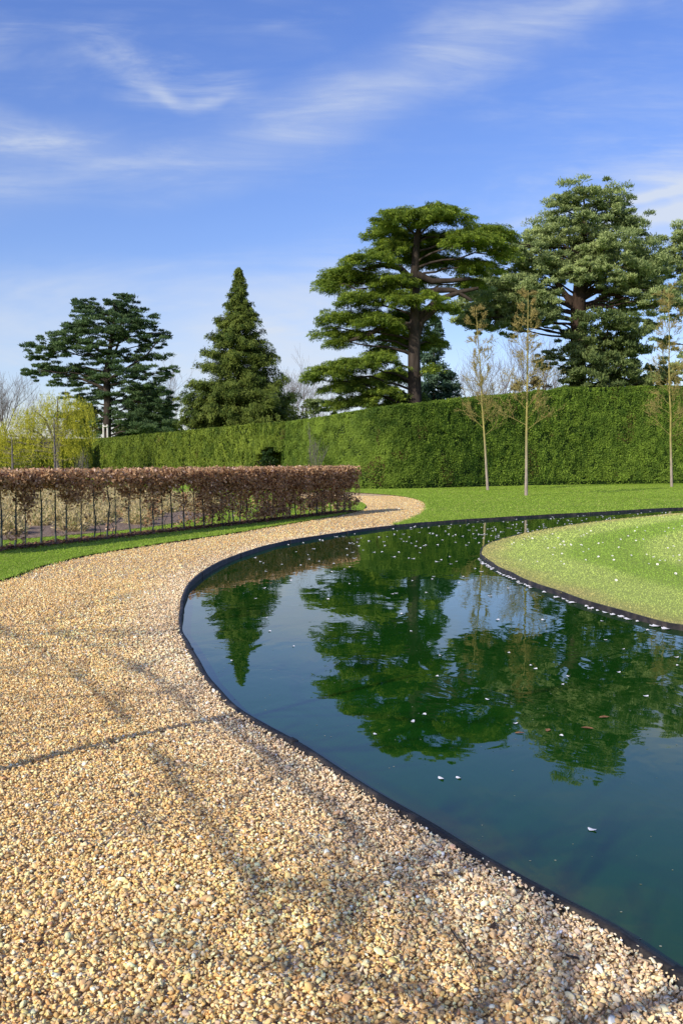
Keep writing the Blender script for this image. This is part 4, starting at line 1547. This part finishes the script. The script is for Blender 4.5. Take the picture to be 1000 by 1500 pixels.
# --- young lime trees on the far lawn
def young_tree(label, foot, top_xyz, r0, low, nbr, blen, buds=True, group='thin young trees on the far lawn', seed=1, up=.25, leafy=1.0, name='young_tree', bark='bark_lime', rthin=.003, brad=.009, kids=5, sides=None, limbs=None, wander=.1):
    foot = np.array(foot, dtype=float)
    base = np.array([foot[0], foot[1], 0])
    root = tag(empty(name, base), label, 'tree', group)
    top = np.array(top_xyz, dtype=float) - base
    Ht = top[2]
    k = 9
    t = np.linspace(0, 1, k)[:, None]
    P = t * top + np.array([0, 0, -.05]) * (1 - t)
    P[1:-1, :2] += rng.normal(0, .035, (k - 2, 2)) * .45
    tr = obj('trunk', tubes_mesh('trunk', [(P, np.linspace(r0, .012, k) * np.r_[1.15, np.ones(k - 1)])], M[bark], 10), root)
    tb, lv = [], Leaves()
    for j in range(nbr):
        f = low + (1 - low) * (j + rng.random()) / nbr
        f = min(f, .985)
        p = np.array([np.interp(f * (k - 1), np.arange(k), P[:, c]) for c in range(3)])
        if sides is None:
            az = j * 2.4 + rng.normal(0, .3)
            hor = np.array([math.cos(az), math.sin(az), 0])
        else:
            hor = sides * (1 if rng.random() < .5 else -1) + rng.normal(0, .3, 3) * [1, 1, 0]
        L = blen * .62 * (1.08 - .7 * (f - low) / (1 - low)) * rng.uniform(.75, 1.15)
        s0 = len(tb)
        grow(tb, p, unit(hor + [0, 0, rng.uniform(.35, .75)]), L, brad * (1.25 - f) + .003, 2, .8 if sides is None else .5, up, kids, wander)
        for q, rad in tb[s0:]:
            if buds:
                n = int(9 * leafy)
                u = rng.uniform(.1, 1, n) * (len(q) - 1)
                i = np.minimum(u.astype(int), len(q) - 2)
                C = q[i] * (1 - (u - i))[:, None] + q[i + 1] * (u - i)[:, None] + rng.normal(0, .02, (n, 3))
                lv.add(C + base, rnd_dir(n), rnd_dir(n), rng.uniform(.035, .065, n), .022, lerp_col((.24, .18, .06), (.48, .38, .14), rng.random(n)))
    for q, rad in (limbs or []):
        tb.append((np.asarray(q) - base, np.asarray(rad)))
        for _ in range(9):
            i = rng.integers(1, len(q))
            grow(tb, q[i] - base + (q[i - 1] - q[i]) * rng.random(), unit((q[i] - q[i - 1]) / np.linalg.norm(q[i] - q[i - 1]) + rnd_dir(1)[0] * .9), rng.uniform(.4, .8), .011, 1, .6, .1, 3, .08)
    tb = [(a, np.maximum(b, rthin)) for a, b in tb]
    obj('branches', tubes_mesh('branches', tb, M[bark], 5), root)
    if buds and lv.n:
        lv.build('buds', M['leaf'], root, base)
    return root


f1, f2, f3 = G(714, 718, LAWN_Z), G(770, 726, LAWN_Z), G(983, 713, LAWN_Z)
young_tree('slender leaning young tree in yellow bud, leftmost of the three on the far lawn', f1, W(697, 452, f1[1]), .06, .30, 30, 1.5)
young_tree('slender young tree in yellow bud, middle one of three and nearest the water', f2, W(773, 425, f2[1]), .062, .32, 30, 1.35)
young_tree('slender young tree in yellow bud at the right edge, rightmost of the three', f3, W(978, 425, f3[1]), .066, .25, 40, 1.9)
# a little bare multi-stemmed shrub before the hedge
def whip(label, px, py, top, n_st, spread, Y=None, bark='bark_grey'):
    p = G(px, py, LAWN_Z)
    base = np.array([p[0], p[1], LAWN_Z])
    Ht = W(px, top, p[1])[2]
    root = tag(empty('bare_shrub', base), label, 'shrub')
    tb = []
    for k in range(n_st):
        az = rng.uniform(0, 2 * PI)
        grow(tb, (0, 0, -.03), unit([math.cos(az) * spread, math.sin(az) * spread, 1]), Ht * rng.uniform(.42, .55), .014, 2, .45, .3, 4, .06)
    obj('branches', tubes_mesh('branches', [(a, np.maximum(b, .005)) for a, b in tb], M[bark], 5), root)


whip('pale bare many-stemmed shrub before the tall hedge above the brown hedge end', 461, 716, 618, 6, .22)
whip('small bare pale shrub before the hedge at the far left', 122, 708, 652, 6, .3)

# young larches beyond the bed, far left
def larch(label, px, py, top, Y_from=None):
    p = G(px, py, LAWN_Z)
    base = np.array([p[0], p[1], 0])
    Ht = W(px, top, p[1])[2]
    root = tag(empty('larch_tree', base), label, 'tree', 'young larches beyond the planting bed')
    obj('trunk', tubes_mesh('trunk', [(np.array([[0, 0, 0], [.02, 0, Ht * .5], [0, .02, Ht]]), np.array([.05, .042, .015]))], M['bark_grey'], 8), root)
    tb, lv = [], Leaves()
    for k in range(26):
        z = Ht * rng.uniform(.3, .98)
        az = rng.uniform(0, 2 * PI)
        L = 1.35 * (1.1 - z / Ht) + .25
        d = np.array([math.cos(az), math.sin(az), rng.uniform(-.05, .2)])
        q = np.array([[0, 0, z], d * L * .5 + [0, 0, z], d * L + [0, 0, z + .06]])
        tb.append((q, np.array([.007, .005, .003])))
        n = 12
        u = rng.uniform(.2, 1, n)[:, None]
        lv.add(d * L * u + [0, 0, z] + rng.normal(0, .03, (n, 3)) + base, rnd_dir(n), rnd_dir(n), .09, .035, lerp_col((.2, .18, .06), (.36, .32, .12), rng.random(n)))
    obj('branches', tubes_mesh('branches', tb, M['bark_grey'], 5), root)
    lv.build('buds', M['leaf'], root, base)


larch('shorter young larch with level twigs, nearest the left edge of the picture', 19, 726, 640)
larch('taller young larch with level twigs in front of the willow', 81, 724, 612)

# ------------------------------------------------------------------ bare trees standing left of the path behind the viewer (their shadows cross the gravel)
kx = 1 / math.tan(SUN_EL)


def shadow_tree(S0, S1, h, label, low, nbr, blen, r0=.06, brad=.016, limbs=None):
    """young bare tree: its trunk shadow runs over the ground from S0 to S1"""
    S0, S1 = np.array(S0), np.array(S1)
    topxy = S1 - np.array([SHX, SHY]) * h * kx
    return young_tree(label, S0, (topxy[0], topxy[1], h), r0, low, nbr, blen, False, 'bare young trees left of the path', rthin=.005, brad=brad, kids=3, up=.1,
                      sides=np.array([SHY, -SHX, 0]), limbs=limbs, wander=.04)


d_ = unit(np.array([.727, .687]))
p_ = G(0, 1128)
d_ = unit(G(350, 1045) - p_)
def limb_over(px, h0, h1, r0, r1):
    """a limb whose shadow falls along these ground points"""
    g_ = np.array([G(a, b) for a, b in px])
    h_ = np.linspace(h0, h1, len(px))
    return np.c_[g_ - np.outer(h_ * kx, [SHX, SHY]), h_], np.linspace(r0 * .8, r1 * 1.3, len(px))


LA = [limb_over([(225, 1095), (262, 1140), (305, 1200), (370, 1290), (415, 1365)], 2.3, 2.9, .020, .007),
      limb_over([(320, 1052), (400, 1110), (500, 1195), (600, 1290), (690, 1390), (740, 1470)], 2.4, 3.1, .022, .009),
      limb_over([(195, 1062), (165, 1030), (110, 985), (50, 945), (-30, 902)], 2.3, 3.0, .017, .007),
      limb_over([(300, 1055), (240, 1000), (160, 955), (60, 912)], 2.4, 3.0, .013, .006),
      limb_over([(330, 1050), (420, 1075), (560, 1150), (700, 1240)], 2.4, 3.0, .014, .006)]
shadow_tree(p_ - d_ * 2.7, p_ + d_ * 2.7, 3.15, 'bare young tree beside the path whose trunk shadow crosses the gravel', .7, 5, 1.6, .06, .012, LA)
shadow_tree((-6.8, 2.4), (-1.6, 8.7), 4.7, 'bare young tree left of the path, casting the branch shadows near the lawn edge', .5, 13, 3.0, .04)
LB = [limb_over([(820, 1560), (850, 1500), (960, 1470), (1080, 1450)], 2.4, 2.6, .03, .02), limb_over([(760, 1560), (690, 1480), (560, 1440), (430, 1420)], 2.3, 2.6, .022, .01)]
shadow_tree((-3.6, -2.5), (.75, 2.5), 3.83, 'bare young tree behind the viewer, casting the soft shadows on the nearest gravel', .75, 6, 1.8, .04, .014, LB)

# ------------------------------------------------------------------ sky
w = bpy.data.worlds.new('World')
SC.world = w
w.use_nodes = True
t = NT(w.node_tree)
sky = t.n('ShaderNodeTexSky', sky_type='NISHITA')
sky.sun_disc = False
sky.sun_elevation = SUN_EL
sky.sun_rotation = math.atan2(-SHX, -SHY)
sky.altitude = 50
sky.air_density = 1.0
sky.dust_density = .6
sky.ozone_density = 2.2
tc = t.n('ShaderNodeTexCoord')
sp = t.n('ShaderNodeSeparateXYZ')
t.put(sp.inputs[0], tc.outputs['Generated'])
X, Y, Z = sp.outputs
ya = t.m('MAXIMUM', t.m('ABSOLUTE', Y), .12)
U = t.m('DIVIDE', X, ya)
V = t.m('DIVIDE', Z, ya)
cb = t.n('ShaderNodeCombineXYZ')
t.put(cb.inputs[0], U)
t.put(cb.inputs[1], V)


def warp(sx, sy, rot, off=(0, 0, 0)):
    mp = t.n('ShaderNodeMapping')
    t.put(mp.inputs['Vector'], cb.outputs[0])
    mp.inputs['Rotation'].default_value = (0, 0, rot)
    mp.inputs['Scale'].default_value = (sx, sy, 1)
    mp.inputs['Location'].default_value = off
    return mp.outputs[0]


def band(pts, width, noise_amp=.03, seed=0.0):
    """soft streak along a curve v(u)"""
    mr = t.n('ShaderNodeMapRange')
    t.put(mr.inputs['Value'], U)
    mr.inputs['From Min'].default_value = -.6
    mr.inputs['From Max'].default_value = .6
    fc = t.n('ShaderNodeFloatCurve')
    cv = fc.mapping.curves[0]
    q = [((a + .6) / 1.2, b) for a, b in pts]
    cv.points[0].location = q[0]
    cv.points[1].location = q[-1]
    for a, b in q[1:-1]:
        cv.points.new(a, b)
    fc.mapping.update()
    t.put(fc.inputs['Value'], mr.outputs[0])
    nz = t.m('SUBTRACT', t.noise(warp(1, 1, 0, (seed, seed, 0)), 7, 4, .6), .5)
    dv = t.m('ABSOLUTE', t.m('ADD', t.m('SUBTRACT', V, fc.outputs[0]), t.m('MULTIPLY', nz, noise_amp * 2)))
    return t.m('SUBTRACT', 1, t.ss(dv, 0, width), clamp=True)


def win(a0_, a1_, b0_, b1_):
    """window in u"""
    return t.m('MULTIPLY', t.ss(U, a0_, a1_), t.m('SUBTRACT', 1, t.ss(U, b0_, b1_)))


def uv(px, py):
    return ((px - 500) / FPX, (HORIZON - py) / FPX)


fib1 = t.ss(t.noise(warp(5, 30, -.42), 1.0, 6, .62, .5), .36, .74)
fib2 = t.ss(t.noise(warp(3, 16, -.15, (3, 1, 0)), 1.0, 6, .65, .8), .45, .75)
soft = t.ss(t.noise(warp(3, 5, -.3, (7, 2, 0)), 1.0, 5, .6, .5), .38, .72)
b1 = band([(-.6, .28), (-.40, .30), (-.28, .318), (-.185, .315), (-.074, .345), (.02, .385), (.1, .422), (.19, .462), (.27, .5), (.6, .66)], .062, .018)
b1c = t.m('MULTIPLY', b1, win(-.15, -.02, .1, .26))
m1 = t.m('MULTIPLY', b1, t.m('MULTIPLY_ADD', fib1, .25, .12))
m1 = t.m('ADD', m1, t.m('MULTIPLY', b1c, t.m('MULTIPLY_ADD', fib1, .08, .10)))
w1 = band([(-.6, .54), (-.26, .43), (-.22, .408), (-.19, .391), (-.165, .376), (-.135, .383), (-.11, .40), (.6, .6)], .013, .02, 4)
w1 = t.m('MULTIPLY', t.m('MULTIPLY', w1, win(-.3, -.19, -.15, -.09)), t.m('MULTIPLY_ADD', fib1, .34, .06))
w1b = band([(-.6, .56), (-.27, .44), (-.165, .40), (-.1, .415), (.6, .6)], .05, .02, 8)
w1b = t.m('MULTIPLY', t.m('MULTIPLY', w1b, win(-.32, -.2, -.14, -.06)), t.m('MULTIPLY', fib2, .35))
lft = band([(-.6, .35), (-.37, .355), (-.25, .33), (.6, .3)], .035, .02, 2)
lft = t.m('MULTIPLY', t.m('MULTIPLY', lft, t.m('SUBTRACT', 1, t.ss(U, -.36, -.2))), t.m('MULTIPLY_ADD', fib1, .4, .2))
tiny = t.m('MULTIPLY', t.m('MULTIPLY', band([(-.6, .46), (-.08, .46), (0, .47), (.6, .5)], .012, .008, 3), win(-.1, -.06, -.02, .02)), t.m('MULTIPLY', fib1, .2))
# broad pale veil, higher to the right
veil = band([(-.6, .10), (-.37, .15), (-.2, .15), (-.05, .18), (.12, .215), (.37, .27), (.6, .33)], .085, .03, 5)
veil = t.m('MULTIPLY', veil, t.m('MULTIPLY_ADD', soft, .42, t.m('MULTIPLY_ADD', fib2, .3, .08)))
veil2 = t.m('MULTIPLY', band([(-.6, .24), (-.37, .225), (-.25, .215), (-.1, .235), (.6, .3)], .05, .03, 6), t.m('MULTIPLY', t.m('MULTIPLY', soft, .42), t.m('SUBTRACT', 1, t.ss(U, -.3, -.05))))
mid = t.m('MULTIPLY', t.m('MULTIPLY', win(-.22, -.1, .0, .12), t.m('SUBTRACT', 1, t.ss(V, .10, .215))), t.m('MULTIPLY_ADD', fib2, .35, t.m('MULTIPLY_ADD', soft, .25, .3)))
tr1 = t.m('MULTIPLY', t.m('MULTIPLY', band([(-.6, .08), (.05, .235), (.2, .257), (.37, .292), (.6, .34)], .009, .004, 9), t.ss(U, .1, .32)), .55)
tr2 = t.m('MULTIPLY', t.m('MULTIPLY', band([(-.6, .08), (.05, .2), (.2, .235), (.37, .27), (.6, .32)], .016, .006, 11), t.ss(U, .15, .34)), .55)
wash = t.m('MULTIPLY', t.m('ADD', t.m('MULTIPLY', fib2, soft), t.m('MULTIPLY', fib1, t.m('MULTIPLY', soft, .8))), .26)
tot = m1
for x in (w1, w1b, lft, tiny, veil, veil2, mid, tr1, tr2, wash):
    tot = t.m('ADD', tot, x)
up_only = t.ss(Z, -.01, .02)
tot = t.m('MULTIPLY', t.m('MINIMUM', tot, .85), up_only)
hs = t.n('ShaderNodeHueSaturation')
hs.inputs['Saturation'].default_value = 1.12
t.put(hs.inputs['Color'], sky.outputs[0])
skyc = t.mix(1.0, hs.outputs[0], t.mix(t.ss(Z, .05, .5), (.99, .92, 1.10), (.97, .955, 1.34)), 'MULTIPLY')
cloudc = t.mix(tot, skyc, (4.75, 5.15, 5.75))
bg = t.n('ShaderNodeBackground')
t.put(bg.inputs['Color'], cloudc)
bg.inputs['Strength'].default_value = .15
ow = t.n('ShaderNodeOutputWorld')
t.t.links.new(bg.outputs[0], ow.inputs['Surface'])
